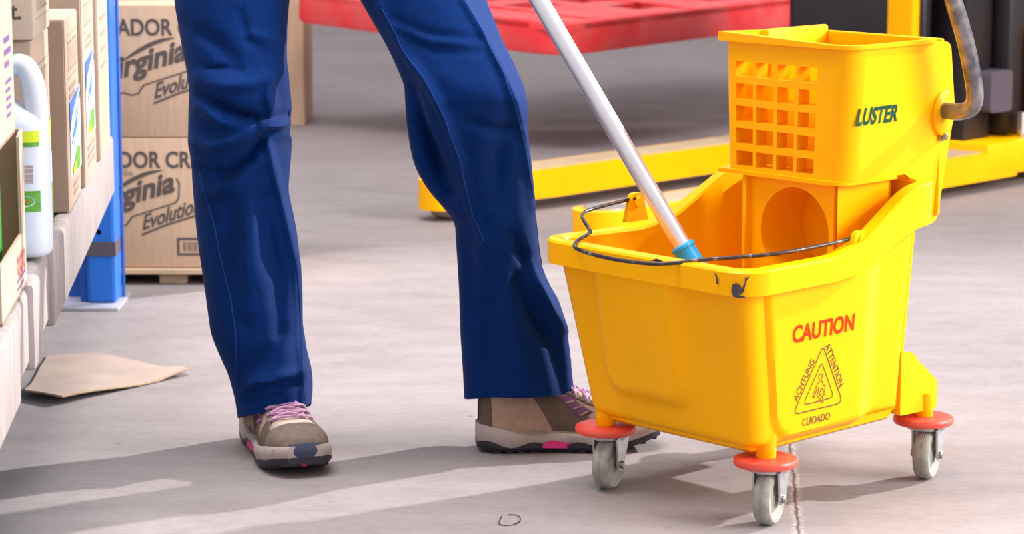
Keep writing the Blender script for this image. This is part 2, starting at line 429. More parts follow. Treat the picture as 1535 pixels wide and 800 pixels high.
for dz, e in ((-1, 0), (-1.03, 0.001), (0.003, 0.0015), (0.0, -0.002)):
    rings.append([skew((x + nx * (lip_d(x, y, nx, ny) + e), y + ny * (lip_d(x, y, nx, ny) + e), rim_z(y) - (dz if dz >= 0 else -dz * lip_h(y)))) for x, y, nx, ny in R1])
rings.append([skew((x + nx * -0.003, y + ny * -0.003, rim_z(y))) for x, y, nx, ny in R1])
rings.append([skew((x + nx * -0.006, y + ny * -0.006, rim_z(y) - 0.004)) for x, y, nx, ny in R1])
for i in range(14, -1, -1):
    t = i / 14
    rings.append([skew((x - nx * (0.006 + max(0, -outer_disp(x, y, nx, ny, 0.2))), y - ny * 0.006, lerp(ZB + 0.012, rim_z(y) - 0.02, t))) for x, y, nx, ny in ring2d(t)])
loft(bm, rings, True, True, True)
obj('tub', bm, M['yellow'], bucket, angle=35)
# underside skirt, rear feet and caster stubs
bm = bmesh.new()
def base_ring(e, z): return [skew((x - nx * e, y - ny * e, z)) for x, y, nx, ny in ring2d(0)]
loft(bm, [base_ring(0.012, ZB + 0.006), base_ring(0.014, ZB - 0.006), base_ring(0.02, ZB - 0.0105)], True, True, True)
obj('base_skirt', bm, M['yellow'], bucket)
foot_prof = round_poly([(0.142, 0.106), (0.236, 0.103), (0.236, 0.146), (0.188, 0.182), (0.172, 0.198), (0.142, 0.204)], [0.003, 0.006, 0.016, 0.012, 0.01, 0.003])
for x0, x1 in ((0.062, 0.146), (-0.16, -0.084)):
    bm = bmesh.new(); poly_prism(bm, foot_prof, x0, x1, lambda u, v, a: skew((a, u, v)))
    bmesh.ops.bevel(bm, geom=[e for e in bm.edges if len(e.link_faces) == 2 and e.calc_face_angle(0) > 1.2], offset=0.004, segments=2, affect='EDGES')
    obj('rear_foot', bm, M['yellow'], bucket)
# casters
WA = Vector((0.9, -0.42, 0)).normalized(); WR = Vector((0.42, 0.9, 0)).normalized()
WR_R = 0.0385
def caster_mesh():
    ms = {}
    bm = bmesh.new()          # fork: top plate and two cheeks, in axes (a = axle, r = rolling, z)
    def fr(a, r, z): return Vector((a, r, z))
    lathe(bm, [(0.030, 0.076), (0.031, 0.080), (0.031, 0.083)], 28, lambda p: p + Vector((0.005, 0, 0)))
    lathe(bm, [(0.017, 0.0715), (0.022, 0.0735), (0.022, 0.077)], 28)
    cheek = round_poly([(0.022, 0.080), (-0.027, 0.080), (-0.0215, 0.030), (-0.003, 0.030)], [0.003, 0.004, 0.009, 0.009])
    for a in (-0.0105, 0.0275):
        poly_prism(bm, cheek, a, a + 0.003, lambda u, v, q: fr(q, u, v))
    ms['fork'] = (bm, M['steel'])
    bm = bmesh.new()          # wheel
    prof = [(0.0, -0.0125), (0.012, -0.0125), (0.014, -0.011), (0.0265, -0.011), (0.0285, -0.0125), (0.034, -0.0125), (0.0365, -0.0105), (0.0383, -0.0065),
            (0.0385, -0.0022), (0.0378, -0.0016), (0.0378, -0.0010), (0.0386, -0.0004), (0.0386, 0.0004), (0.0378, 0.0010), (0.0378, 0.0016), (0.0385, 0.0022),
            (0.0383, 0.0065), (0.0365, 0.0105), (0.034, 0.0125), (0.0285, 0.0125), (0.0265, 0.011), (0.014, 0.011), (0.012, 0.0125), (0.0, 0.0125)]
    prof = [(max(r, 0.0004), a) for r, a in prof]
    lathe(bm, prof, 48, lambda p: Vector((p.z + 0.010, p.x - 0.012, p.y + WR_R)))
    ms['wheel'] = (bm, M['wheel'])
    bm = bmesh.new()
    lathe(bm, [(0.0045, -0.024), (0.006, -0.0235), (0.006, -0.0205), (0.004, -0.02), (0.004, 0.02), (0.006, 0.0205), (0.006, 0.0235), (0.0045, 0.025)], 12, lambda p: Vector((p.z + 0.010, p.x - 0.012, p.y + WR_R)))
    ms['axle_bolt'] = (bm, M['bolt'])
    bm = bmesh.new()
    lathe(bm, [(0.012, 0.0815), (0.040, 0.0815), (0.044, 0.083), (0.046, 0.086), (0.046, 0.0905), (0.0445, 0.093), (0.041, 0.0945), (0.012, 0.0945)], 48)
    ms['bumper_disc'] = (bm, M['red_disc'])
    bm = bmesh.new()
    lathe(bm, [(0.0135, 0.0935), (0.0145, 0.096), (0.0145, 0.13)], 24)
    ms['stem_socket'] = (bm, M['yellow'])
    return ms
cm = caster_mesh(); proto = {}
for k, (b_, m_) in cm.items():
    bmesh.ops.recalc_face_normals(b_, faces=b_.faces[:]); me = bpy.data.meshes.new(k); b_.to_mesh(me); b_.free(); me.materials.append(m_)
    me.polygons.foreach_set('use_smooth', [True] * len(me.polygons)); me.set_sharp_from_angle(angle=math.radians(35)); proto[k] = me
wheel_ground = [onz(912, 731), onz(1152, 785), onz(1388, 716), onz(912, 731) + (onz(1388, 716) - onz(1152, 785))]
arot = math.atan2(WA.y, WA.x) - BTH
for i, g in enumerate(wheel_ground):
    lp = bloc(g + WR * 0.012 - WA * 0.010)
    f = bpy.data.objects.new('caster', proto['fork']); COL.objects.link(f); f.parent = bucket
    f.location = (lp.x, lp.y, 0); f.rotation_euler = (0, 0, arot)
    for k in ('wheel', 'axle_bolt', 'bumper_disc', 'stem_socket'):
        o = bpy.data.objects.new(k, proto[k]); COL.objects.link(o); o.parent = f
# bail wire and its lugs
wire_px = [(1283, 355, 0.3965), (1240, 366, 0.392), (1170, 379, 0.387), (1110, 385, 0.383), (1055, 389, 0.380), (1010, 394, 0.376), (975, 395, 0.3735), (930, 390, 0.372), (892, 382, 0.372), (868, 374, 0.374),
           (861, 368, 0.377), (868, 359, 0.381), (884, 349, 0.389), (883, 343, 0.392), (875, 330, 0.398), (873, 323, 0.401), (880, 316, 0.403), (910, 307, 0.407), (938, 300, 0.41), (953, 297, 0.412)]
wpts = [bloc(onz(x, y, z)) for x, y, z in wire_px]
bm = bmesh.new(); tube(bm, smooth_path(wpts, 6), 0.0029, 10)
obj('bail_handle', bm, M['wire'], bucket)
def lug(center, ydir):
    bm = bmesh.new()
    c = center
    prof = round_poly([(-0.026, -0.03), (0.026, -0.03), (0.013, 0.014), (-0.013, 0.014)], [0.003, 0.003, 0.011, 0.011])
    poly_prism(bm, prof, -0.004, 0.004, lambda u, v, a: Vector((c.x + a, c.y + u, c.z + v)))
    lathe(bm, [(0.007, -0.007), (0.008, -0.006), (0.008, 0.006), (0.007, 0.007)], 16, lambda p: Vector((c.x + p.z, c.y + p.x, c.z + p.y)))
    obj('bail_lug', bm, M['yellow'], bucket)
lug(wpts[0] + Vector((0.006, 0.0, -0.004)), 1)
lug(wpts[-1] + Vector((-0.004, 0.004, -0.006)), 1)
# black scuffs on the front corner of the lip
def lip_surf(s, v):
    """s runs along the lip outline in metres from the front-right corner centre, v down from the top"""
    return None
def corner_blob(pxs, name='scuff_mark'):
    bm = bmesh.new()
    fc = bloc((0, 0, 0))
    V = []
    # put the mark on the lip's vertical face: search the outline for the point that the pixel ray meets
    for (px, py) in pxs:
        best = None; d = ray(px, py)
        for (x, y, nx, ny) in R1:
            e = lip_d(x, y, nx, ny) + 0.0021
            p = BM_ @ skew((x + nx * e, y + ny * e, 0.36))
            nn = (BM_.to_3x3() @ Vector((nx, ny, 0)))
            if nn.y > 0: continue
            err = abs((p.x / p.y) - d.x / d.y)
            if best is None or err < best[0]: best = (err, p)
        t = best[1].y / d.y
        V.append(bloc(Vector((d.x * t, best[1].y, H + d.z * t)) + Vector((0, -0.0012, 0))))
    vs_ = [bm.verts.new(v) for v in V]
    c = bm.verts.new(sum(V, Vector()) / len(V))
    for i in range(len(vs_)): bm.faces.new((vs_[i], vs_[(i + 1) % len(vs_)], c))
    obj(name, bm, M['scuff'], bucket, smooth=False)
corner_blob([(1098, 426), (1104, 424), (1110, 427), (1112, 433), (1117, 436), (1112, 440), (1106, 444), (1099, 443), (1096, 436)])
corner_blob([(1112, 433), (1116, 424), (1117, 416), (1124, 414), (1119, 418), (1118, 426), (1115, 435)])
corner_blob([(1070, 408), (1074, 411), (1076, 418), (1077, 426), (1074, 425), (1073, 415)])
corner_blob([(1098, 442), (1112, 443), (1119, 445), (1112, 447), (1100, 445)])
corner_blob([(974, 390), (984, 387), (990, 389), (997, 393), (990, 393), (980, 391)])
# printed warning on the right-hand panel
def rs(y, z, eps=0.0006):
    t = (z - ZB) / (rim_z(-0.1) - lipb - ZB)
    yy = y + 0.08 * 0.17
    FL, FR, BR, BL = ring_corners(t)
    k = (yy - FR[1]) / (BR[1] - FR[1]); x = lerp(FR[0], BR[0], k)
    x += 0.008 + eps - 0.015 * sstep(0.018, 0.072, yy)
    return Vector((x, y, z))
text_part('caution_lettering', 'CAUTION', M['ink_red'], lambda u, v: rs(-0.164 + u, 0.2598 + v), 0.143, 0.0262, bucket, bold=0.03)
text_part('warning_lettering', 'CUIDADO', M['ink_brown'], lambda u, v: rs(-0.126 + u, 0.1335 + v), 0.064, 0.0115, bucket, bold=0.012)
tri = [(-0.150, 0.1545), (-0.034, 0.1545), (-0.091, 0.2465)]
def edge_text(txt, p0, p1, h_, gap, start, wd):
    d = (Vector(p1) - Vector(p0)); L_ = d.length; d.normalize(); n_ = Vector((-d.y, d.x))
    def fn(u, v):
        q = Vector(p0) + d * (start * L_ + u) + n_ * (gap + v)
        return rs(q.x, q.y)
    text_part('warning_lettering', txt, M['ink_brown'], fn, wd, h_, bucket, bold=0.012)
edge_text('ACHTUNG', tri[0], tri[2], 0.0115, 0.003, 0.17, 0.065)
edge_text('ATTENTION', tri[2], tri[1], 0.0115, 0.003, 0.03, 0.080)
bm = bmesh.new()
strokes(bm, round_poly(tri, [0.008, 0.008, 0.004], 4), 0.0019, rs, True)
cen = Vector((-0.0915, 0.183)); inn = [tuple(cen + (Vector(p) - cen) * 0.62 + Vector((0, 0.0))) for p in tri]
strokes(bm, round_poly(inn, [0.006, 0.006, 0.003], 4), 0.0016, rs, True)
sl = lambda pts: [(-0.0915 + a * 0.001, 0.154 + b * 0.001) for a, b in pts]
strokes(bm, sl([(0 + 4.2 * math.cos(k * PI / 6), 47 + 4.6 * math.sin(k * PI / 6)) for k in range(12)]), 0.0014, rs, True)
strokes(bm, sl([(-4, 40), (5, 40), (8, 33), (13, 33), (12, 24), (14, 19), (10, 18), (9, 27), (4, 29), (0, 22), (8, 16), (11, 9), (7, 8), (3, 14), (-5, 20), (-2, 32), (-6, 31), (-12, 18), (-15, 20), (-9, 33)]), 0.0014, rs, True)
obj('slip_warning_triangle', bm, M['ink_brown'], bucket, smooth=False)

# ------------------------------------------------------------ wringer
wringer = thing('mop_wringer', 'yellow side-press wringer with square drain holes hung on mop bucket', 'wringer', BC, BTH)
def wk(p):  # slight lean of the whole press with the skew of the tub
    return skew(p)
WX0, WX1, WYF, WYB, WZ0, WZ1 = -0.106, 0.150, 0.0, 0.245, 0.470, 0.667
def wtaper(x, z):
    """left side flares towards the top, right side nearly plumb"""
    t = (z - WZ0) / (WZ1 - WZ0)
    xl = lerp(-0.098, WX0, t); xr = lerp(0.138, WX1, t)
    k = (x - WX0) / (WX1 - WX0); return lerp(xl, xr, k)
# front grid
cols = [(-0.0815 + i * 0.0435, -0.0815 + i * 0.0435 + 0.0365) for i in range(4)]
rows = [(0.4775 + j * 0.0334, 0.4775 + j * 0.0334 + 0.0228) for j in range(5)]
us = sorted({WX0 + 0.02, WX1 - 0.038} | {q for c_ in cols for q in c_}); zs = sorted({WZ0, WZ1} | {q for r_ in rows for q in r_})
holes = {(us.index(c_[0]), zs.index(r_[0])) for c_ in cols for r_ in rows}
bm = bmesh.new(); holed_plate(bm, us, zs, holes, 0.026, lambda u, v, d: wk((wtaper(u, v), WYF + d, v)))
obj('drain_grid', bm, M['yellow'], wringer, smooth=False)
# side walls with the rounded front corners
def wall_section(z):
    """plan outline of the U-shaped shell (outer then inner)"""
    xr = wtaper(WX1, z); xl = wtaper(WX0, z); r = 0.034
    g0 = wtaper(WX1 - 0.038, z); g1 = wtaper(WX0 + 0.02, z)
    outer = [(g0, WYF)] + [(xr - r + r * math.sin(a), WYF + r - r * math.cos(a)) for a in [k / 8 * PI / 2 for k in range(9)]] 
    t = 0.006
    inner = [(xr - r + (r - t) * math.sin(a), WYF + r - (r - t) * math.cos(a)) for a in [k / 8 * PI / 2 for k in range(8, -1, -1)]] + [(g0, WYF + t)]
    return outer + inner
def wall_left(z):
    xl = wtaper(WX0, z); g1 = wtaper(WX0 + 0.02, z); r = 0.016; t = 0.006
    outer = [(g1, WYF)] + [(xl + r - r * math.sin(a), WYF + r - r * math.cos(a)) for a in [k / 6 * PI / 2 for k in range(7)]] 
    inner = [(xl + r - (r - t) * math.sin(a), WYF + r - (r - t) * math.cos(a)) for a in [k / 6 * PI / 2 for k in range(6, -1, -1)]] + [(g1, WYF + t)]
    return outer + inner
for fn_ in (wall_section, wall_left):
    bm = bmesh.new(); loft(bm, [[wk((x, y, z)) for x, y in fn_(z)] for z in [lerp(WZ0, WZ1, k / 6) for k in range(7)]], True, True, True)
    obj('side_wall', bm, M['yellow'], wringer)
# cheek plates hanging behind the rim
cheek = round_poly([(0.034, 0.667), (0.196, 0.667), (0.243, 0.662), (0.266, 0.560), (0.240, 0.388), (0.176, 0.386), (0.172, 0.458), (0.15, 0.4705), (0.034, 0.4705)], [0, 0.01, 0.018, 0.05, 0.018, 0.006, 0.010, 0.003, 0], 5)
for xo, sgn in ((WX1, -1), (WX0, 1)):
    bm = bmesh.new(); poly_prism(bm, cheek, 0, 0.007, lambda u, v, a: wk((wtaper(xo, v) + sgn * a, u, v)))
    obj('cheek_plate', bm, M['yellow'], wringer)
bm = bmesh.new(); box(bm, -0.09, 0.14, 0.232, 0.24, 0.40, 0.667, 0.002, 1, wk); obj('back_plate', bm, M['yellow'], wringer)
# top flange with a lifted left end, bottom ledge
bm = bmesh.new()
path = [(WX0 - 0.004, 0.238), (WX0 - 0.004, WYF - 0.006), (WX1 - 0.03, WYF - 0.006)]
fl_o = [(WX0 - 0.005, 0.24), (WX0 - 0.005, WYF - 0.007)] + [(WX1 - 0.032 + 0.036 * math.sin(a), WYF - 0.007 + 0.036 * (1 - math.cos(a))) for a in [k / 8 * PI / 2 for k in range(9)]] + [(WX1 + 0.004, 0.20)]
fl_i = [(WX0 + 0.004, 0.24), (WX0 + 0.004, WYF + 0.004)] + [(WX1 - 0.032 + 0.026 * math.sin(a), WYF + 0.004 + 0.026 * (1 - math.cos(a))) for a in [k / 8 * PI / 2 for k in range(9)]] + [(WX1 - 0.005, 0.20)]
def fz(x, y): return 0.008 * sstep(0.02, WX0, x) * sstep(0.05, 0.0, y)
loft(bm, [[wk((a[0], a[1], 0.663)), wk((a[0], a[1], 0.669 + fz(*a))), wk((b[0], b[1], 0.669 + fz(*a))), wk((b[0], b[1], 0.663))] for a, b in zip(fl_o, fl_i)], True, True, True)
obj('top_flange', bm, M['yellow'], wringer)
bm = bmesh.new()
led = [(-0.106, 0.06), (-0.106, -0.008)] + [(0.102 + 0.036 * math.sin(a), -0.008 + 0.036 * (1 - math.cos(a))) for a in [k / 8 * PI / 2 for k in range(9)]] + [(0.139, 0.13)]
ledi = [(-0.09, 0.06), (-0.09, 0.014)] + [(0.10 + 0.02 * math.sin(a), 0.014 + 0.02 * (1 - math.cos(a))) for a in [k / 8 * PI / 2 for k in range(9)]] + [(0.124, 0.13)]
loft(bm, [[wk((a[0], a[1], 0.4655)), wk((a[0], a[1], 0.4715)), wk((b[0], b[1], 0.4715)), wk((b[0], b[1], 0.4655))] for a, b in zip(led, ledi)], True, True, True)
obj('bottom_ledge', bm, M['yellow'], wringer)
# moving press plate and top tread inside
bm = bmesh.new(); box(bm, -0.088, 0.132, 0.10, 0.112, 0.475, 0.655, 0.003, 2, lambda p: wk((p.x, p.y + (0.655 - p.z) * -0.25, p.z)))
obj('press_plate', bm, M['yellow'], wringer)
bm = bmesh.new(); box(bm, -0.06, 0.135, 0.112, 0.17, 0.640, 0.652, 0.003, 2, wk); obj('press_ledge', bm, M['yellow'], wringer)
bm = bmesh.new(); box(bm, -0.10, -0.088, 0.085, 0.235, 0.60, 0.676, 0.004, 2, wk); obj('stop_rib', bm, M['yellow'], wringer)
# lower chute that hangs inside the tub, with round drain mouth
bm = bmesh.new()
CXc, CZc, CR = 0.036, 0.386, 0.068
X0, X1, Z0, Z1 = -0.056, 0.112, 0.30, 0.468
nseg = 64; circ = [(CXc + CR * math.cos(2 * PI * k / nseg), CZc + CR * math.sin(2 * PI * k / nseg)) for k in range(nseg)]
rect = []
for k in range(nseg):
    a = 2 * PI * k / nseg; dx, dz = math.cos(a), math.sin(a)
    tx = ((X1 - CXc) if dx > 0 else (X0 - CXc)) / dx if abs(dx) > 1e-6 else 1e9
    tz = ((Z1 - CZc) if dz > 0 else (Z0 - CZc)) / dz if abs(dz) > 1e-6 else 1e9
    t = min(tx, tz); rect.append((CXc + dx * t, CZc + dz * t))
ych = 0.01
loft(bm, [[wk((x, ych + 0.14, z)) for x, z in rect], [wk((x, ych, z)) for x, z in rect], [wk((x, ych, z)) for x, z in circ], [wk((x, ych + 0.05, z)) for x, z in circ], [wk((CXc + 0.004 + (x - CXc) * 0.9, ych + 0.09, z)) for x, z in circ]], True, True, True)
obj('drain_chute', bm, M['yellow'], wringer, angle=30)
bm = bmesh.new(); box(bm, -0.062, -0.054, -0.002, 0.012, 0.30, 0.466, 0.002, 1, wk); obj('chute_rib', bm, M['yellow'], wringer)
bm = bmesh.new(); poly_prism(bm, [(0.112, 0.02), (0.118, 0.012), (0.130, 0.12), (0.124, 0.125)], 0.36, 0.468, lambda u, v, a: wk((u, v, a))); obj('chute_side', bm, M['yellow'], wringer)
# side lettering
def ws(y, z, eps=0.0006):
    return Vector((wtaper(WX1, z) + eps, y, z))
text_part('brand_lettering', 'LUSTER', M['ink_green'], lambda u, v: ws(0.008 + u, 0.5515 + v), 0.100, 0.0262, wringer, bold=0.04, shear=0.22, spacing=1.02)
# lever boss, lever and bolt
bm = bmesh.new()
boss = [(0.222 + 0.026 * math.cos(a), 0.556 + (0.034 if math.sin(a) < 0 else 0.034) * math.sin(a)) for a in [2 * PI * k / 36 for k in range(36)]]
b2 = [(0.222 + (y - 0.222) * 0.8, 0.556 + (z - 0.556) * 0.8) for y, z in boss]
loft(bm, [[Vector((0.138, y, z)) for y, z in boss], [Vector((0.1475, y, z)) for y, z in boss], [Vector((0.1515, y, z)) for y, z in b2]], True, True, True)
obj('lever_boss', bm, M['yellow'], wringer)
lev = smooth_path([(0.135, 0.218, 0.560), (0.155, 0.218, 0.560), (0.176, 0.218, 0.560), (0.196, 0.220, 0.567), (0.205, 0.217, 0.585), (0.206, 0.208, 0.615), (0.206, 0.187, 0.668), (0.205, 0.152, 0.735), (0.203, 0.09, 0.85), (0.20, 0.02, 0.98)], 8)
bm = bmesh.new(); tube(bm, lev, 0.0128, 20); obj('lever_handle', bm, M['lever'], wringer)
bm = bmesh.new(); lathe(bm, [(0.0075, 0.0), (0.0075, 0.003), (0.0045, 0.0035), (0.0045, 0.009), (0.003, 0.0105)], 12, lambda p: Vector((0.143 + p.z, 0.2225 + p.x, 0.5205 + p.y))); obj('pivot_bolt', bm, M['bolt'], wringer)

# ------------------------------------------------------------ mop
mop_b = ony(1030, 380, 3.86); mop_t = ony(808, 0, 3.93); md = (mop_t - mop_b).normalized()
mop = thing('mop', 'silver aluminium mop handle with blue socket standing in mop bucket', 'mop', mop_b)
def mp(t): return md * t
bm = bmesh.new(); tube(bm, [mp(-0.01), mp(0.3), mp(0.6), mp(0.92)], 0.0135, 24); obj('pole', bm, M['alu'], mop)
bm = bmesh.new(); tube(bm, [mp(t) for t in (-0.09, -0.02, 0.008, 0.009, 0.0135, 0.0145, 0.016)], 0, 24, True, [0.0195, 0.0178, 0.0168, 0.0188, 0.0188, 0.0172, 0.0142]); obj('socket_collar', bm, M['cyan'], mop)
bm = bmesh.new()
for k in range(34):
    a = random.random() * 2 * PI; rr = 0.012 + 0.012 * random.random()
    p0 = mp(-0.075) + Vector((rr * math.cos(a) * 0.6, rr * math.sin(a) * 0.6, 0)); floor_z = 0.133 - mop_b.z
    sp_ = 0.04 + 0.05 * random.random()
    p1 = Vector((p0.x + math.cos(a) * sp_ * 0.7 + 0.01, p0.y + math.sin(a) * sp_ * 0.7, lerp(p0.z, floor_z, 0.6)))
    p2 = Vector((p0.x + math.cos(a + 0.6) * sp_ + 0.015, p0.y + math.sin(a + 0.6) * sp_, floor_z + 0.006 + 0.01 * random.random()))
    tube(bm, smooth_path([p0, p1, p2], 4), 0.0045, 6)
obj('cotton_strands', bm, M['cotton'], mop)

# ------------------------------------------------------------ person: trousers and shoes
person = thing('person', 'person in navy work trousers and brown hiking shoes beside mop bucket', 'person', (-0.15, 4.12, 0))
PO = Vector(person.location)
LEG_L = dict(
    left=[(-100, 268), (0, 262), (60, 272), (100, 280), (130, 285), (165, 284), (200, 283), (240, 287), (290, 291), (340, 295), (380, 300), (440, 309), (500, 317), (530, 329), (560, 343), (600, 354), (628, 358)],
    right=[(-100, 487), (-60, 448), (0, 433), (40, 430), (80, 429), (120, 431), (175, 434), (190, 434), (230, 433), (260, 431), (290, 430), (320, 437), (350, 443), (390, 447), (440, 449), (490, 450), (520, 456), (560, 466), (590, 467), (612, 464)],
    y0=-100, yl=626, yr=607, Yc=[(-100, 4.15), (150, 4.10), (300, 4.13), (620, 4.11)], b=[(-100, 0.098), (100, 0.09), (300, 0.080), (620, 0.088)])
LEG_R = dict(
    left=[(-100, 487), (-50, 512), (0, 540), (30, 557), (60, 575), (90, 590), (120, 603), (150, 605), (180, 607), (215, 613), (245, 620), (270, 632), (295, 649), (315, 668), (332, 681), (370, 683), (430, 687), (500, 690), (560, 694), (600, 696)],
    right=[(-100, 702), (0, 728), (30, 740), (60, 752), (100, 772), (130, 785), (150, 790), (180, 791), (210, 791), (240, 795), (300, 801), (350, 805), (390, 810), (420, 822), (450, 838), (480, 847), (520, 854), (560, 858), (600, 862)],
    y0=-100, yl=598, yr=593, Yc=[(-100, 4.15), (150, 4.06), (300, 4.09), (600, 4.13)], b=[(-100, 0.098), (100, 0.088), (300, 0.078), (600, 0.072)])
def seg_d(px, py, a, b):
    ax, ay = a; bx, by = b; dx, dy = bx - ax, by - ay
    t = max(0, min(1, ((px - ax) * dx + (py - ay) * dy) / (dx * dx + dy * dy)))
    qx, qy = ax + t * dx, ay + t * dy
    return math.hypot(px - qx, py - qy), t
FOLD_L = [  # polyline in picture px, height in metres (+ ridge, - hollow), half width px
    ([(434, 186), (412, 189), (392, 186)], 0.010, 6), ([(434, 178), (405, 178), (388, 180), (355, 172), (318, 152), (300, 143)], -0.010, 9),
    ([(296, 118), (335, 128), (380, 124), (432, 104)], 0.006, 14), ([(430, 196), (405, 200), (390, 212), (372, 236), (335, 262), (298, 252)], -0.009, 10),
    ([(392, 190), (360, 206), (322, 218), (292, 214)], 0.009, 13), ([(298, 160), (330, 182), (370, 190)], 0.006, 10),
    ([(385, 240), (350, 280), (310, 288)], 0.007, 16), ([(404, 118), (402, 150), (408, 168)], 0.006, 8), ([(416, 120), (420, 160)], -0.004, 8),
    ([(401, 214), (408, 245), (417, 285), (430, 340), (444, 400), (449, 460), (451, 520), (455, 570), (456, 607)], 0.010, 7),
    ([(380, 300), (372, 380), (372, 460)], 0.006, 24), ([(392, 300), (405, 360), (418, 420), (420, 500)], -0.008, 16), ([(345, 320), (352, 400), (362, 480)], -0.004, 16),
    ([(372, 600), (400, 582), (448, 572)], -0.006, 10), ([(378, 575), (410, 566), (450, 556)], 0.007, 10), ([(360, 560), (392, 540), (430, 500)], -0.004, 14),
    ([(298, 100), (330, 102), (365, 104)], -0.003, 3), ([(280, 40), (320, 60), (350, 92)], -0.004, 14), ([(360, 20), (372, 60), (410, 80)], -0.003, 8), ([(372, 52), (400, 58), (430, 55)], 0.003, 10)]
FOLD_R = [
    ([(570, 10), (605, 75), (645, 130), (670, 185), (690, 240), (705, 310), (725, 358)], 0.008, 9),
    ([(612, 135), (625, 190), (648, 240), (668, 290)], -0.026, 15), ([(690, 345), (700, 400), (705, 470)], -0.008, 18), ([(735, 370), (755, 420), (775, 500), (785, 590)], 0.007, 22),
    ([(695, 0), (725, 50), (755, 110), (772, 155), (785, 210), (793, 260), (800, 310)], 0.008, 7), ([(775, 130), (786, 170), (790, 200)], 0.004, 8),
    ([(588, 28), (640, 50), (690, 56), (735, 60)], -0.0022, 8), ([(595, 50), (650, 74), (715, 78)], -0.0022, 8), ([(590, 39), (645, 62), (720, 68)], 0.002, 7),
    ([(760, 200), (745, 250), (735, 300)], -0.008, 20), ([(720, 210), (730, 300), (750, 350)], 0.004, 18), ([(700, 180), (740, 195), (780, 190)], -0.004, 8),
    ([(770, 352), (785, 385), (800, 412)], -0.008, 10), ([(795, 395), (808, 425), (826, 462), (850, 495)], 0.012, 8), ([(775, 420), (800, 470), (832, 520), (845, 590)], -0.009, 14),
    ([(740, 400), (730, 480), (738, 590)], -0.005, 18), ([(812, 400), (830, 440)], -0.006, 6), ([(625, 100), (700, 130), (760, 140)], 0.003, 25)]
NA = 150
CREASE_L = [(95, 432), (105, 425), (118, 420), (150, 409), (175, 408), (186, 428), (200, 430), (215, 404), (250, 408), (285, 417), (340, 430), (400, 443), (490, 447), (520, 449), (560, 454), (607, 455)]
CREASE_R = [(-60, 680), (0, 696), (50, 726), (110, 757), (155, 774), (210, 788), (260, 797), (300, 805)]
def leg_rings(D, folds, NR=150, crease=None, slope=1.5):
    rings = []; info = []
    for i in range(NR + 1):
        t = i / NR
        yl = lerp(D['y0'], D['yl'], t); yr = lerp(D['y0'], D['yr'], t); ym = (yl + yr) / 2
        Yc = interp(D['Yc'], ym); b = interp(D['b'], ym)
        sm_l = sum(interp(D['left'], yl + q) for q in (-8, 0, 8)) / 3; sm_r = sum(interp(D['right'], yr + q) for q in (-8, 0, 8)) / 3
        Lp = ony(sm_l, yl, Yc); Rp = ony(sm_r, yr, Yc)
        cx_ = (Lp + Rp) / 2; a = (Rp.x - Lp.x) / 2
        ring = []
        for k in range(NA):
            ph = 2 * PI * k / NA; cph, sph = math.cos(ph), math.sin(ph)
            ex = 2 / 2.25
            ux = math.copysign(abs(cph) ** ex, cph); uy = math.copysign(abs(sph) ** ex, sph)
            p = Vector((cx_.x + a * ux, Yc - b * uy, lerp(Lp.z, Rp.z, (ux + 1) / 2) + b * uy * (ym + 250) / F))
            if sph > -0.25:
                q = p - Vector((0, 0, H)); Dp = q.y * _c - q.z * _s
                px = CX + F * q.x / Dp; py = CY - F * (q.z * _c + q.y * _s) / Dp
                d = 0.0
                for pl, amp, wd in folds:
                    best = 1e9; n_ = len(pl) - 1; bt = 0
                    if py < min(q_[1] for q_ in pl) - 3 * wd or py > max(q_[1] for q_ in pl) + 3 * wd: continue
                    for m_ in range(n_):
                        dd, tt = seg_d(px, py, pl[m_], pl[m_ + 1])
                        if dd < best: best = dd; bt = (m_ + tt) / n_
                    if best < 3 * wd: d += 2.7 * amp * math.exp(-(best / (0.85 * wd)) ** 2) * (0.35 + 0.65 * math.sin(PI * min(max(bt, 0.08), 0.92)))
                nrm = Vector((cph / max(a, 0.03), -sph / max(b, 0.03), 0)).normalized()
                fade = sstep(-0.25, 0.25, sph)
                nrm = Vector((nrm.x * 0.25, nrm.y, 0))
                p = p + nrm * d * fade
                if crease and crease[0][0] < py < crease[-1][0] + 30:
                    over = px - interp(crease, py) + 3
                    if over > 0 and cph > 0: p.y += slope * 0.001 * min(over, 34) * (1 if sph >= 0 else max(0, 1 + 4 * sph)) * sstep(crease[0][0], crease[0][0] + 20, py)
            else:   # loose folds on the back
                p = p + Vector((0, 1, 0)) * 0.004 * math.sin(ym * 0.045 + 3 * cph)
            ring.append(p - PO)
        rings.append(ring); info.append((cx_.x, a, Yc, b))
    return rings, info
rl, il = leg_rings(LEG_L, FOLD_L, 150, CREASE_L, 1.7); rr_, ir = leg_rings(LEG_R, FOLD_R, 150, CREASE_R, 0.9)
bm = bmesh.new()
def add_leg(rings):
    R = loft(bm, rings)
    last = rings[-1]; c = sum(last, Vector()) / len(last)
    inner = [[c + (p - c) * 0.955 + Vector((0, 0, 0.0005)) for p in last], [c + (p - c) * 0.94 + Vector((0, 0, 0.06)) for p in last]]
    prev = R[-1]
    for ring in inner:
        cur = [bm.verts.new(p) for p in ring]
        for i in range(NA): bm.faces.new((prev[i], prev[(i + 1) % NA], cur[(i + 1) % NA], cur[i]))
        prev = cur
    return R[0]
TL = add_leg(rl); TR = add_leg(rr_)
q1 = NA // 4; 
iq = [k % NA for k in range(round(NA * 0.25), round(NA * 0.75) + 1)]       # front over outer left to back
orr = [k % NA for k in range(round(NA * 0.75), round(NA * 1.25) + 1)]      # back over outer right to front
inL = [k % NA for k in range(round(NA * 0.25), round(NA * 0.25) - (NA - len(iq)) - 2, -1)]
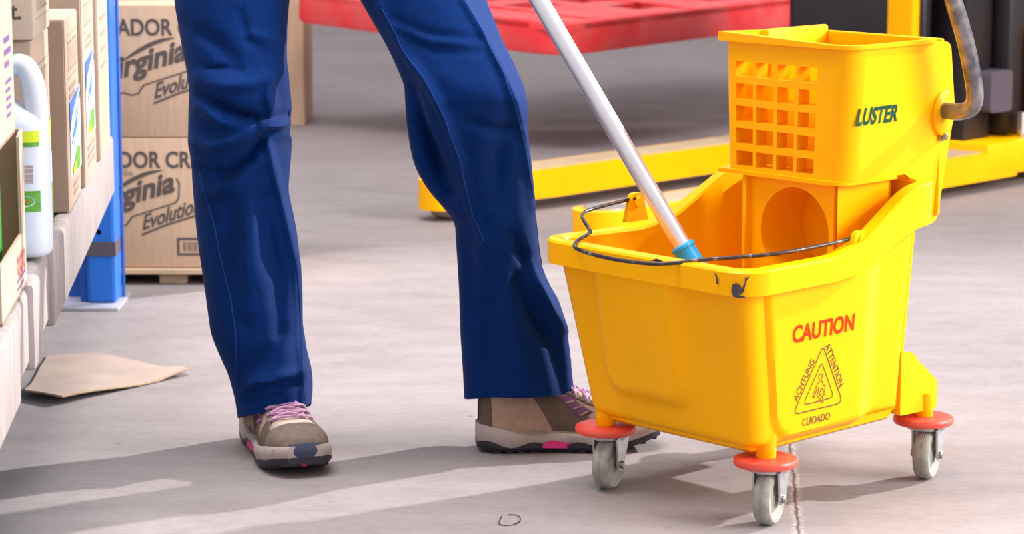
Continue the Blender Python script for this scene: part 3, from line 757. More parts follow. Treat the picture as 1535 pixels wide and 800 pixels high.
inR = [k % NA for k in range(round(NA * 0.25), round(NA * 0.75) + 1)]
m_ = min(len(inL), len(inR))
for k in range(m_ - 1):
    try: bm.faces.new((TL[inL[k]], TL[inL[k + 1]], TR[inR[k + 1]], TR[inR[k]]))
    except ValueError: pass
prev = [TL[k] for k in iq] + [TR[k] for k in orr]
cw = ony(487, -300, 4.15) - PO; n_ = len(prev)
base_co = [v.co.copy() for v in prev]
for j in range(1, 13):
    t = j / 12; cur = []
    for k, co in enumerate(base_co):
        an = math.atan2(co.y - cw.y, co.x - cw.x)
        e = Vector((cw.x + 0.185 * math.cos(an), cw.y + 0.125 * math.sin(an), cw.z)); q = co.lerp(e, t); q.z = lerp(co.z, cw.z, t)
        bul = math.sin(PI * t) * 0.02; q.x += math.cos(an) * bul * 0.4; q.y += math.sin(an) * bul
        cur.append(bm.verts.new(q))
    for k in range(n_): bm.faces.new((prev[k], prev[(k + 1) % n_], cur[(k + 1) % n_], cur[k]))
    prev = cur
bm.faces.new(prev)
obj('trousers', bm, M['navy'], person, angle=75)
# stitched seams
def seam(pl, rings, D, name='stitched_seam'):
    pts = []
    NR = len(rings) - 1
    y0 = pl[0][1]; y1 = pl[-1][1]
    n = int((y1 - y0) / 5)
    for k in range(n + 1):
        y = lerp(y0, y1, k / n); x = interp([(b, a) for a, b in pl], y)
        # ring whose height matches, front vertex whose column matches
        i = min(NR, max(0, round((y - D['y0']) / ((D['yl'] + D['yr']) / 2 - D['y0']) * NR)))
        best = None
        for kk in range(-4, NA // 2 + 5):
            p = rings[i][kk % NA] + PO; q = p - Vector((0, 0, H)); Dp = q.y * _c - q.z * _s
            px = CX + F * q.x / Dp
            if best is None or abs(px - x) < best[0]: best = (abs(px - x), rings[i][kk % NA], kk % NA)
        kk = best[2]; c = Vector((sum(v.x for v in rings[i]) / NA, sum(v.y for v in rings[i]) / NA, best[1].z))
        # interpolate between neighbours for a clean line
        a_, b_ = rings[i][(kk + 1) % NA], rings[i][(kk - 1) % NA]
        tgt = x
        def pxof(p):
            q = p + PO - Vector((0, 0, H)); return CX + F * q.x / (q.y * _c - q.z * _s)
        p = best[1]; pa, p0x, pb = pxof(a_), pxof(p), pxof(b_)
        if (tgt - p0x) * (pb - p0x) > 0 and abs(pb - p0x) > 1e-6: p = p.lerp(b_, min(1, (tgt - p0x) / (pb - p0x)))
        elif (tgt - p0x) * (pa - p0x) > 0 and abs(pa - p0x) > 1e-6: p = p.lerp(a_, min(1, (tgt - p0x) / (pa - p0x)))
        pts.append(p + (p - c).normalized() * 0.0002)
    for _ in range(2): pts = [pts[0]] + [(pts[k - 1] + pts[k] * 2 + pts[k + 1]) / 4 for k in range(1, len(pts) - 1)] + [pts[-1]]
    bm = bmesh.new(); tube(bm, pts, 0.0011, 6); obj(name, bm, M['navy_thread'], person)
seam([(290, 215), (303, 270), (320, 330), (335, 400), (347, 450), (354, 500), (356, 560), (359, 618)], rl, LEG_L)
seam([(401, 216), (408, 250), (417, 285), (430, 340), (444, 400), (449, 470), (452, 540), (456, 606)], rl, LEG_L)
seam([(572, 10), (605, 75), (645, 130), (670, 185), (690, 240), (705, 310), (726, 360)], rr_, LEG_R)
seam([(697, 0), (725, 50), (755, 110), (772, 155), (785, 210), (794, 260), (801, 315), (812, 395)], rr_, LEG_R)

def shoe(name_label, heel, toe, roll=0.0, vis=1, pitch=0.0, zoff=0.0):
    """vis = side (+1 left / -1 right) irrelevant to shape; symmetric trims on both sides"""
    d = (toe - heel); Ls = d.length; rz = math.atan2(d.y, d.x)
    Mx = Matrix.Translation(heel - PO + Vector((0, 0, zoff))) @ Matrix.Rotation(rz, 4, 'Z') @ Matrix.Rotation(pitch, 4, 'Y')
    wt = [(0, 0.012), (0.02, 0.024), (0.06, 0.032), (0.15, 0.037), (0.3, 0.036), (0.45, 0.038), (0.6, 0.046), (0.72, 0.050), (0.82, 0.048), (0.90, 0.044), (0.95, 0.037), (0.985, 0.028), (1.0, 0.019)]
    ht = [(0, 0.070), (0.02, 0.100), (0.06, 0.118), (0.2, 0.120), (0.33, 0.118), (0.45, 0.104), (0.6, 0.084), (0.72, 0.073), (0.82, 0.067), (0.90, 0.060), (0.95, 0.051), (0.985, 0.040), (1.0, 0.032)]
    def sm(tab, u): return (interp(tab, u - 0.012) + interp(tab, u) + interp(tab, u + 0.012)) / 3
    def spring(u): return 0.018 * sstep(0.72, 1.02, u) + 0.004 * sstep(0.12, 0.0, u)
    def wid(u): return sm(wt, u)
    Z0 = 0.026
    def surf(u, v, off=0.0):
        """v: -1 right edge .. 0 top .. +1 left edge"""
        a = v * PI / 2; wv = wid(u); hv = sm(ht, u)
        e = 0.72
        y = math.copysign(abs(math.sin(a)) ** e, a) * wv; z = Z0 + (hv - Z0) * abs(math.cos(a)) ** e
        # lean-in: ankle narrower at top
        y *= 1 - 0.25 * (1 - sstep(0.3, 0.6, u)) * ((z - Z0) / max(hv - Z0, 1e-4)) * 0.6
        n = Vector((0.0 if u < 0.8 else 0.9 * (u - 0.8) / 0.2, math.sin(a), math.cos(a) + 0.02)).normalized()
        if u < 0.1: n = (n + Vector((-(0.1 - u) * 9, 0, 0))).normalized()
        p = Vector((u * Ls, y, z + spring(u))) + n * off
        return Mx @ p
    NU, NV = 44, 26
    bm = bmesh.new()
    loft(bm, [[surf(lerp(0.0, 1.0, i / NU), lerp(-1, 1, j / NV)) for j in range(NV + 1)] for i in range(NU + 1)], False)
    # close the bottom so the upper is solid
    upper = obj('shoe', bm, M['sh_tan'], person, angle=80, recalc=True)
    def patch(name, quad, material, off=0.0018, nu=14, nv=10):
        (u00, v00), (u10, v10), (u11, v11), (u01, v01) = quad
        bm = bmesh.new(); top = []
        for i in range(nu + 1):
            row = []
            for j in range(nv + 1):
                s, t = i / nu, j / nv
                u = lerp(lerp(u00, u10, s), lerp(u01, u11, s), t); v = lerp(lerp(v00, v10, s), lerp(v01, v11, s), t)
                edge = min(s, 1 - s, t, 1 - t); o_ = off if edge > 1e-6 else 0.0002
                row.append(surf(u, v, o_))
            top.append(row)
        loft(bm, top, False); return obj(name, bm, material, upper, angle=60)
    def outline(u, extra): return wid(u) + extra
    # midsole and outsole
    def sole_ring(zf, extra, us_):
        L_ = []
        for u in us_: L_.append((u, 1))
        for u in reversed(us_): L_.append((u, -1))
        out = []
        for u, s in L_:
            uu = lerp(-0.012, 1.012, u); w_ = outline(min(max(u, 0), 1), extra)
            out.append(Mx @ Vector((uu * Ls, s * w_, zf(u, s))))
        return out
    us_ = [0.5 - 0.5 * math.cos(PI * k / 40) for k in range(41)]
    top_w = lambda u: 0.034 + 0.007 * math.cos((u - 0.03) * 7.0) * (1 - u) + 0.002 * math.sin(u * 18) + spring(u)
    bot_w = lambda u: 0.013 + 0.0045 * math.sin(u * 26) * sstep(0.95, 0.5, u) + spring(u)
    bm = bmesh.new()
    loft(bm, [sole_ring(lambda u, s: bot_w(u), 0.004, us_), sole_ring(lambda u, s: lerp(bot_w(u), top_w(u), 0.4), 0.0065, us_), sole_ring(lambda u, s: lerp(bot_w(u), top_w(u), 0.85), 0.005, us_), sole_ring(lambda u, s: top_w(u), 0.0015, us_)], True, True, True)
    obj('midsole', bm, M['sh_mid'], upper)
    bm = bmesh.new()
    loft(bm, [sole_ring(lambda u, s: 0.004 + spring(u), 0.002, us_), sole_ring(lambda u, s: 0.009 + spring(u), 0.0058, us_), sole_ring(lambda u, s: bot_w(u) + 0.001, 0.0058, us_), sole_ring(lambda u, s: bot_w(u) + 0.002, 0.001, us_)], True, True, True)
    for k in range(15):      # tread lugs
        u = 0.03 + 0.94 * k / 14
        if 0.36 < u < 0.5: continue
        for s in (-1, 1):
            w_ = outline(u, 0.004)
            box(bm, (u - 0.024) * Ls, (u + 0.02) * Ls, s * w_ * 0.5 - w_ * 0.42, s * w_ * 0.5 + w_ * 0.42, 0.0 + spring(u), 0.009 + spring(u), 0.0015, 1, lambda p: Mx @ p)
    obj('outsole', bm, M['sh_out'], upper, angle=35)
    for s in (-1, 1):          # coloured shank insert
        bm = bmesh.new()
        w0 = outline(0.42, 0.0068)
        pr = round_poly([(0.335, 0.010), (0.52, 0.008), (0.50, 0.017), (0.40, 0.022), (0.355, 0.019)], 0.004, 4)
        poly_prism(bm, pr, s * (w0 - 0.01), s * (w0 + 0.001), lambda u, v, a: Mx @ Vector((u * Ls, a, v)))
        obj('shank_insert', bm, M['sh_pink'], upper)
    bm = bmesh.new()
    for k in range(5):
        yy = -0.03 + 0.015 * k
        box(bm, 0.90 * Ls - abs(yy) * 0.5, 0.985 * Ls - abs(yy) * 0.5, yy - 0.005, yy + 0.005, 0.0155, 0.0225, 0.0015, 1, lambda p: Mx @ p)
    obj('tread_insert', bm, M['sh_red'], upper)
    # trims
    patch('toe_cap', [(0.80, -1), (0.995, -1), (0.995, 1), (0.80, 1)], M['sh_toe'], 0.0022, 18, 22)
    for s in (-1, 1):
        patch('heel_strip', [(0.0, s * 0.15), (0.05, s * 0.15), (0.07, s), (0.0, s)], M['sh_brown'], 0.0018)
        patch('side_overlay', [(0.29, s * 0.60), (0.46, s * 0.36), (0.70, s * 0.96), (0.40, s * 0.97)], M['sh_brown'], 0.0018)
        patch('mesh_panel', [(0.40, s * 0.46), (0.47, s * 0.36), (0.63, s * 0.58), (0.56, s * 0.80)], M['sh_purple'], 0.0030)
        for k in range(4):
            a = 0.12 + 0.25 * k
            patch('mesh_rib', [(lerp(0.40, 0.56, a), s * lerp(0.47, 0.79, a)), (lerp(0.40, 0.56, a + 0.07), s * lerp(0.47, 0.79, a + 0.07)), (lerp(0.47, 0.62, a + 0.1), s * lerp(0.39, 0.58, a + 0.1)), (lerp(0.47, 0.62, a + 0.03), s * lerp(0.39, 0.58, a + 0.03))], M['sh_tan'], 0.0042, 4, 6)
        patch('vamp_overlay', [(0.66, s * 0.40), (0.80, s * 0.5), (0.82, s * 0.99), (0.70, s * 0.99)], M['sh_brown'], 0.0016)
        patch('eyelet_stay', [(0.44, s * 0.22), (0.72, s * 0.30), (0.73, s * 0.44), (0.45, s * 0.36)], M['sh_toe'], 0.0030)
    patch('tongue', [(0.36, -0.20), (0.80, -0.40), (0.80, 0.40), (0.36, 0.20)], M['sh_vamp'], 0.0015, 14, 10)
    bm = bmesh.new()
    for k in range(5):
        u = 0.47 + 0.062 * k
        tube(bm, [surf(u + 0.006 * math.cos(v * 6), v, 0.0058) for v in [lerp(-0.36, 0.36, q / 10) for q in range(11)]], 0.0022, 8)
        if k < 4:
            tube(bm, [surf(lerp(u, u + 0.062, q / 8), lerp(-0.3, 0.3, q / 8), 0.0050) for q in range(9)], 0.0019, 8)
            tube(bm, [surf(lerp(u, u + 0.062, q / 8), lerp(0.3, -0.3, q / 8), 0.0065) for q in range(9)], 0.0019, 8)
    obj('laces', bm, M['lace'], upper)
    # toe bumper
    bm = bmesh.new(); rows_ = []
    for i in range(9):
        an = lerp(-0.7, 0.7, i / 8)
        ring = []
        for j in range(7):
            zt = lerp(0.020, 0.043, j / 6) ; 
            rr = 0.040 + 0.003 * math.sin(PI * j / 6)
            ring.append(Mx @ Vector((1.016 * Ls - 0.040 + rr * math.cos(an) * 1.0, rr * 1.05 * math.sin(an), zt + 0.012 - 0.004 * abs(an))))
        rows_.append(ring)
    loft(bm, rows_, False); tb = obj('toe_bumper', bm, M['sh_navy'], upper)
    return upper
heelR = onz(716, 676); toeR = onz(984, 672)
shoe('r', Vector((heelR.x + 0.001, 4.105, 0)), Vector((toeR.x + 0.0, 4.135, 0)))
toeL = Vector((-0.316, 3.918, 0)); heelL = toeL + Vector((-0.095, 0.28, 0))
shoe('l', heelL, toeL)

# ------------------------------------------------------------ storage rack with timbers and goods
def rackpt(X, Y, z): return Vector((X, Y, z))
RD = Vector((-0.0895, 1.0, 0)).normalized()          # run of the shelf edge
RN = Vector((RD.y, -RD.x, 0))                        # outwards, towards the aisle
RO = Vector((-0.667, 3.73, 0))                       # shelf edge at near reference
def rp(s, o, z): return RO + RD * s + RN * o + Vector((0, 0, z))
RROT = math.atan2(RN.y, RN.x)
rack = thing('storage_rack', 'blue steel rack upright carrying grey timber shelf bearers', 'rack', rp(0, -0.2, 0), RROT)
RI = (Matrix.Translation(rack.location) @ Matrix.Rotation(RROT, 4, 'Z')).inverted()
def rl_(s, o, z): return RI @ rp(s, o, z)
def rbox(bm, s0, s1, o0, o1, z0, z1, bev=0.0): return box(bm, o0, o1, s0, s1, z0, z1, bev, 2, lambda p: rl_(p.y, p.x, p.z))
ZS0, ZS1 = 0.244, 0.366
for s0, s1 in ((0.13, 1.60), (-0.20, -0.09), (-0.95, -0.42)):
    bm = bmesh.new(); rbox(bm, s0, s1, -0.028, 0.0, ZS0, ZS1, 0.009); obj('timber_facing', bm, M['timber'], rack)
bm = bmesh.new(); rbox(bm, -0.95, 1.6, -0.075, -0.010, ZS0 + 0.004, ZS1 - 0.006, 0.012); obj('timber_bearer', bm, M['timber'], rack)
bm = bmesh.new(); rbox(bm, -0.95, 1.6, -0.9, -0.05, ZS1 - 0.011, ZS1 - 0.001, 0.0); obj('shelf_sheet', bm, M['sheet'], rack, smooth=False)
# upright: box post with base plate and return lips
bm = bmesh.new(); P0 = onz(165, 466); 
def pbox(bm, x0, x1, y0, y1, z0, z1, bev=0.0): return box(bm, x0, x1, y0, y1, z0, z1, bev, 2, lambda p: RI @ p)
pbox(bm, -0.884, -0.822, 5.395, 5.475, 0.005, 1.6, 0.008)
post = obj('upright_post', bm, M['rack_blue'], rack)
bm = bmesh.new()
for zc in (0.155, 0.28, 0.405, 0.53, 0.655): lathe(bm, [(0.006, -0.01), (0.006, 0.05)], 16, lambda p: RI @ Vector((-0.856 + p.x, 5.395 + p.z, zc + p.y)))
cutter = obj('punched_holes', bm, None, rack)
bo = post.modifiers.new('punch', 'BOOLEAN'); bo.object = cutter; bo.operation = 'DIFFERENCE'
_dg = bpy.context.evaluated_depsgraph_get(); _dg.update(); _pm = bpy.data.meshes.new_from_object(post.evaluated_get(_dg))
_pm.polygons.foreach_set('use_smooth', [False] * len(_pm.polygons)); post.modifiers.clear(); post.data = _pm; bpy.data.objects.remove(cutter)
bm = bmesh.new(); pbox(bm, -0.9, -0.884, 5.41, 5.425, 0.005, 1.6, 0.003); pbox(bm, -0.822, -0.816, 5.47, 5.485, 0.005, 1.6, 0.002); pbox(bm, -0.935, -0.90, 5.47, 5.50, 0.005, 1.6, 0.004); obj('post_flange', bm, M['rack_blue'], rack)
bm = bmesh.new(); pbox(bm, -0.8845, -0.8215, 5.3935, 5.477, 0.105, 0.135, 0.0); obj('worn_band', bm, M['truck_grey'], rack, smooth=False)
bm = bmesh.new(); pbox(bm, -0.945, -0.81, 5.335, 5.53, 0.0, 0.006, 0.001); obj('foot_plate', bm, M['plate'], rack)

def carton(name, label, s0, s1, o1, wd, z0, h, material, group=None, front=None):
    """carton on the shelf; aisle side at offset o1"""
    c = rp((s0 + s1) / 2, o1 - wd / 2, z0)
    t = thing(name, label, 'box', c, RROT, group)
    L2 = (s1 - s0) / 2; w2 = wd / 2
    bm = bmesh.new(); box(bm, -w2, w2, -L2, L2, 0, h, 0.004, 2); body = obj('carton_body', bm, material, t)
    if front:
        bm = bmesh.new(); box(bm, -w2 + 0.002, w2 - 0.003, -L2 - 0.0012, -L2 + 0.002, 0.003, h - 0.003, 0.0005, 1); obj('end_panel', bm, front, t)
    bm = bmesh.new(); box(bm, w2 - 0.001, w2 + 0.0012, -L2 + 0.004, L2 - 0.004, h * 0.5 - 0.0004, h * 0.5 + 0.0002, 0); bm.free()
    def face(y, z, e=0.0008): return Vector((w2 + e, -L2 + y, z))   # y from near edge, z from bottom, on the aisle face
    return t, face, 2 * L2, h
def print_poly(name, pts, material, face, parent, e=0.0008):
    bm = bmesh.new(); flat_poly(bm, pts, lambda u, v: face(u, v, e)); return obj(name, bm, material, parent, smooth=False)
def rot_marks(parent, face, y0, z0, wd, h, material, n=5):
    """block of small printed handling marks"""
    bm = bmesh.new()
    for k in range(n):
        u0 = y0 + wd * k / n; 
        strokes(bm, [(u0, z0), (u0 + wd / n * 0.55, z0), (u0 + wd / n * 0.55, z0 + h), (u0, z0 + h)], 0.0035, lambda u, v: face(u, v), True)
        strokes(bm, [(u0 + wd / n * 0.28, z0 + h * 0.2), (u0 + wd / n * 0.28, z0 + h * 0.8)], 0.004, lambda u, v: face(u, v))
    strokes(bm, [(y0 - 0.01, z0 - 0.012), (y0 + wd, z0 - 0.012)], 0.002, lambda u, v: face(u, v))
    strokes(bm, [(y0 - 0.01, z0 + h + 0.012), (y0 + wd, z0 + h + 0.012)], 0.002, lambda u, v: face(u, v))
    obj('handling_marks', bm, material, parent, smooth=False)['kind'] = 'stuff'
def text_lines(parent, face, y0, z0, wd, n, material, dz=0.011, hgt=0.0045, name='fine_print'):
    bm = bmesh.new()
    for k in range(n):
        u = y0; end = y0 + wd * (0.65 + 0.35 * random.random())
        while u < end:
            l_ = 0.006 + 0.012 * random.random(); strokes(bm, [(u, z0 - k * dz), (min(u + l_, end), z0 - k * dz)], hgt, lambda a, b: face(a, b)); u += l_ + 0.004
    obj(name, bm, material, parent, smooth=False)['kind'] = 'stuff'
def product_label(t, face, y0, y1, z0, z1):
    w_ = y1 - y0; h = z1 - z0; q = lambda a, b: (y0 + a * w_, z0 + b * h)
    print_poly('printed_label', [q(0, 0.03), q(1, 0), q(1, 1.0), q(0, 0.93)], M['lab_white'], face, t)
    print_poly('label_blue', [q(0.0, 0.58), q(0.25, 0.76), q(0.98, 0.98), q(0, 0.92)], M['lab_blue'], face, t, 0.0012)
    print_poly('label_swash', [q(0.2, 0.30), q(0.9, 0.62), q(0.95, 0.68), q(0.5, 0.52)], M['lab_cyan'], face, t, 0.0012)
    print_poly('label_swash', [q(0.3, 0.55), q(0.75, 0.85), q(0.9, 0.82), q(0.55, 0.66)], M['lab_white'], face, t, 0.0016)
    print_poly('label_swash', [q(0.05, 0.40), q(0.5, 0.62), q(0.95, 0.92), q(0.98, 0.86), q(0.55, 0.55)], M['lab_blue'], face, t, 0.0014)
    print_poly('label_garden', [q(0.12, 0.04), q(0.85, 0.03), q(0.9, 0.26), q(0.6, 0.30), q(0.15, 0.12)], M['lab_green'], face, t, 0.0012)
    print_poly('label_garden', [q(0.2, 0.05), q(0.5, 0.05), q(0.45, 0.17), q(0.2, 0.12)], M['lab_lime'], face, t, 0.0016)
ZT = ZS1
# s along the shelf: depth about 3.73 + s
tP, fP, lP, hP = carton('detergent_carton', 'beige carton directly behind white jug with boxed marks above lime print', 0.13, 0.41, -0.024, 0.24, ZT, 0.305, M['card_pale'], None, M['card_pale'])
rot_marks(tP, fP, 0.05, 0.20, 0.21, 0.05, M['ink_pale'], 5); text_lines(tP, fP, 0.09, 0.165, 0.15, 2, M['ink_pale'], 0.014, 0.009)
print_poly('label_swash', [(0.13, 0.10), (0.27, 0.115), (0.27, 0.165), (0.15, 0.125)], M['lab_lime'], fP, tP)
print_poly('printed_label', [(0.13, 0.02), (0.275, 0.02), (0.275, 0.112), (0.13, 0.097)], M['lab_white'], fP, tP)
print_poly('label_garden', [(0.20, 0.0), (0.275, 0.005), (0.275, 0.065), (0.22, 0.05)], M['lab_green'], fP, tP, 0.0012)
tT, fT, lT, hT = carton('upper_carton', 'greyish carton stacked on top of carton behind white jug', 0.12, 0.40, -0.02, 0.24, ZT + 0.3055, 0.28, M['card_grey'])
bm = bmesh.new(); bm.free()
def fT_front(u, v): return Vector((-0.12 + u, -0.14 - 0.0008, v))
text_part('carton_lettering', 't.', M['ink_black'], lambda u, v: fT_front(0.207 + u, 0.030 + v), 0.016, 0.022, tT, bold=0.02)
rot_marks(tT, fT, 0.06, 0.04, 0.19, 0.06, M['ink_pale'], 5)
tQ, fQ, lQ, hQ = carton('detergent_carton', 'beige carton with blue and white label standing farther along than white jug', 0.475, 0.735, -0.003, 0.24, ZT, 0.312, M['card_pale'], None, M['card_pale'])
rot_marks(tQ, fQ, 0.05, 0.225, 0.20, 0.045, M['ink_pale'], 4); text_lines(tQ, fQ, 0.06, 0.195, 0.17, 2, M['ink_pale'], 0.014, 0.009)
product_label(tQ, fQ, 0.045, 0.275, 0.045, 0.185); text_lines(tQ, fQ, 0.10, 0.032, 0.14, 2, M['ink_pale'], 0.013, 0.006)
tR, fR, lR, hR = carton('detergent_carton', 'beige carton with blue and white label next to closed plain carton by post', 0.785, 1.06, 0.002, 0.24, ZT, 0.330, M['card_pale'], None, M['card_pale'])
rot_marks(tR, fR, 0.05, 0.275, 0.18, 0.035, M['ink_pale'], 4); text_lines(tR, fR, 0.06, 0.25, 0.18, 2, M['ink_pale'], 0.013, 0.008)
product_label(tR, fR, 0.04, 0.26, 0.075, 0.225); text_lines(tR, fR, 0.06, 0.06, 0.17, 3, M['ink_pale'], 0.014, 0.007)
tS, fS, lS, hS = carton('plain_carton', 'beige carton without label beside blue rack post', 1.16, 1.44, 0.004, 0.24, ZT, 0.36, M['card_pale'], None, M['card_pale'])
text_lines(tS, fS, 0.06, 0.26, 0.17, 4, M['ink_pale'], 0.03, 0.007)
# open display cartons at the near end
def open_carton(name, label, s0, s1, o1, wd, z0, h):
    c = rp((s0 + s1) / 2, o1 - wd / 2, z0); t = thing(name, label, 'box', c, RROT)
    L2 = (s1 - s0) / 2; w2 = wd / 2; th_ = 0.004
    bm = bmesh.new(); box(bm, -w2, w2, -L2, L2, 0, 0.004); obj('carton_base', bm, M['card'], t, smooth=False)
    def prism_side(pts, axis, a0, a1, nm):
        bm = bmesh.new()
        poly_prism(bm, pts, a0, a1, (lambda u, v, a: Vector((a, u, v))) if axis == 'x' else (lambda u, v, a: Vector((u, a, v)))); obj(nm, bm, M['card_pale'], t, smooth=False)
    return t, L2, w2, prism_side
tN, L2, w2, ps = open_carton('open_carton', 'cut open brown carton with red script beside white jug', -0.52, -0.19, -0.011, 0.26, ZT, 0.2)
# aisle side: cut low in the middle, tall ragged strip at the far corner
ps([(-L2, 0), (L2, 0), (L2, 0.21), (L2 - 0.05, 0.205), (L2 - 0.045, 0.075), (-L2, 0.075)], 'x', w2 - 0.004, w2, 'side_panel')
ps([(-w2, 0), (w2 - 0.004, 0), (w2 - 0.004, 0.21), (-w2, 0.21)], 'y', L2 - 0.004, L2, 'end_panel')
ps([(-w2, 0), (w2 - 0.004, 0), (w2 - 0.004, 0.075), (-w2, 0.075)], 'y', -L2, -L2 + 0.004, 'end_panel')
ps([(-L2, 0), (L2, 0), (L2, 0.21), (-L2, 0.21)], 'x', -w2, -w2 + 0.004, 'side_panel')
bm = bmesh.new()
fN = lambda u, v: Vector((w2 + 0.0008, -L2 + u, v))
strokes(bm, [(0.20 + 0.11 * k / 30, 0.040 + 0.014 * math.sin(k * 1.3) + 0.003 * math.sin(k * 0.6)) for k in range(31)], 0.004, fN); obj('script_lettering', bm, M['ink_crimson'], tN, smooth=False)
text_lines(tN, lambda u, v: fN(u, v), 0.2, 0.022, 0.12, 2, M['ink_purple'], 0.01, 0.004)
tU, L2u, w2u, psu = open_carton('open_carton', 'cut pinkish carton with purple print resting on the open carton', -0.50, -0.225, -0.017, 0.25, ZT + 0.2105, 0.4)
psu([(-L2u, 0.0), (L2u, 0.0), (L2u, 0.10), (L2u + 0.0, 0.38), (-L2u, 0.38)], 'x', w2u - 0.004, w2u, 'side_panel')
psu([(-w2u, 0), (w2u - 0.004, 0), (w2u - 0.004, 0.38), (-w2u, 0.38)], 'y', L2u - 0.004, L2u, 'end_panel')
psu([(-L2u, 0), (L2u, 0), (L2u, 0.38), (-L2u, 0.38)], 'x', -w2u, -w2u + 0.004, 'side_panel')
psu([(-w2u, 0), (w2u - 0.004, 0), (w2u - 0.004, 0.38), (-w2u, 0.38)], 'y', -L2u, -L2u + 0.004, 'end_panel')
fU = lambda u, v, e=0.0008: Vector((w2u + e, -L2u + u, v))
text_lines(tU, fU, 0.16, 0.13, 0.09, 3, M['ink_purple'], 0.016, 0.008); text_lines(tU, fU, 0.17, 0.075, 0.08, 5, M['ink_purple'], 0.011, 0.005)
# green bottle inside the open carton
g0 = Vector((tN.location.x, tN.location.y, ZT + 0.0045)) + RN * 0.075 + RD * 0.02
gb = thing('green_bottle', 'green plastic bottle standing inside cut open carton', 'bottle', g0)
bm = bmesh.new(); lathe(bm, [(0.034, 0.0), (0.038, 0.004), (0.038, 0.15), (0.030, 0.175), (0.014, 0.185), (0.014, 0.195)], 32); obj('bottle_body', bm, mat('green_plastic', (0.02, 0.22, 0.02), 0.35), gb)
bm = bmesh.new(); lathe(bm, [(0.0385, 0.02), (0.0388, 0.02), (0.0388, 0.05), (0.0385, 0.05)], 32); obj('bottle_label', bm, M['sh_out'], gb)

# white jug with handle
jug_c = rp(0.055, -0.050, ZT)
jug = thing('white_jug', 'white plastic jug with lime and green label on the shelf edge', 'jug', jug_c, math.radians(-4))
JW, JD, JH = 0.054, 0.036, 0.285
def jring(z, w_, d_, cx_=0.0, n=44, ex=3.2):
    return [Vector((cx_ + math.copysign(abs(math.cos(a)) ** (2 / ex), math.cos(a)) * w_, math.copysign(abs(math.sin(a)) ** (2 / ex), math.sin(a)) * d_, z)) for a in [2 * PI * k / n for k in range(n)]]
bm = bmesh.new()
loft(bm, [jring(0, JW - 0.008, JD - 0.008), jring(0.003, JW - 0.003, JD - 0.003), jring(0.01, JW, JD), jring(0.03, JW, JD), jring(0.17, JW, JD), jring(0.19, JW - 0.002, JD - 0.001), jring(0.205, JW - 0.012, JD - 0.006, 0.0), jring(0.218, 0.030, 0.024, -0.014), jring(0.235, 0.020, 0.018, -0.026, ex=2.4), jring(0.255, 0.0165, 0.0165, -0.03, ex=2), jring(0.262, 0.0165, 0.0165, -0.03, ex=2)], True, True, True)
obj('jug_body', bm, M['jug'], jug, angle=60)
bm = bmesh.new()   # flat ring handle rising from the shoulder
hp = smooth_path([(-0.016, 0, 0.240), (-0.005, 0, 0.268), (0.018, 0, 0.276), (0.031, 0, 0.258), (0.037, 0, 0.225), (0.0375, 0, 0.19), (0.036, 0, 0.16)], 8)
tube(bm, hp, 0, 16, True, [lerp(0.014, 0.019, k / (len(hp) - 1)) for k in range(len(hp))]); obj('jug_handle', bm, M['jug'], jug, angle=60)
bm = bmesh.new(); lathe(bm, [(0.018, 0.262), (0.019, 0.264), (0.019, 0.280), (0.017, 0.283)], 24, lambda p: p + Vector((-0.03, 0, 0))); obj('jug_cap', bm, M['lab_green'], jug)
def jf(u, v, e=0.0007):
    """label wraps the front of the jug: u in -1..1 across the front"""
    x = u * (JW - 0.002); q = min(1, abs(x) / JW); y = -JD * (1 - q ** 3.2) ** (1 / 3.2)
    return Vector((x, y - e, v))
def jug_patch(name, u0, u1, z0f, z1f, material, e=0.0007, n=20):
    bm = bmesh.new(); loft(bm, [[jf(lerp(u0, u1, k / n), lerp(z0f(lerp(u0, u1, k / n)), z1f(lerp(u0, u1, k / n)), j / 4), e) for j in range(5)] for k in range(n + 1)], False); return obj(name, bm, material, jug, angle=70)
jug_patch('label_lime', -0.92, 0.90, lambda u: 0.168, lambda u: 0.181 + 0.004 * u, M['lab_lime'])
jug_patch('label_yellow', -0.92, 0.2, lambda u: 0.171, lambda u: 0.1795 + 0.004 * u, M['lab_yellow'], 0.0011)
jug_patch('label_green', -0.92, 0.90, lambda u: 0.162, lambda u: 0.168, M['lab_green'], 0.0009)
jug_patch('label_green', -0.92, 0.90, lambda u: 0.068, lambda u: 0.098, M['lab_green'])
bm = bmesh.new(); flat_poly(bm, [(0.42 + 0.36 * math.cos(a), 0.083 + 0.0085 * math.sin(a)) for a in [2 * PI * k / 28 for k in range(28)]], lambda u, v: jf(u, v, 0.0012)); obj('label_oval', bm, M['lab_white'], jug, smooth=False)
bm = bmesh.new(); strokes(bm, [(0.2 + 0.44 * k / 16, 0.083 + 0.002 * math.sin(k * 1.7)) for k in range(17)], 0.0016, lambda u, v: jf(u, v, 0.0016)); obj('script_lettering', bm, M['lab_red'], jug, smooth=False)
for (du, dv, mm) in ((-0.13, 0, 'lab_blue'), (0, 0.006, 'lab_red'), (0.13, 0, 'lab_yellow'), (0, -0.006, 'lab_white')):
    bm = bmesh.new(); flat_poly(bm, [(-0.3 + du - 0.12, 0.084 + dv), (-0.3 + du, 0.084 + dv - 0.006), (-0.3 + du + 0.12, 0.084 + dv), (-0.3 + du, 0.084 + dv + 0.006)], lambda u, v: jf(u, v, 0.0012)); obj('hazard_diamond', bm, M[mm], jug, smooth=False)
bm = bmesh.new()
for k in range(12): strokes(bm, [(0.52, 0.109 + k * 0.0023), (0.74, 0.109 + k * 0.0023)], 0.0009 + 0.0006 * (k % 3), lambda u, v: jf(u, v))
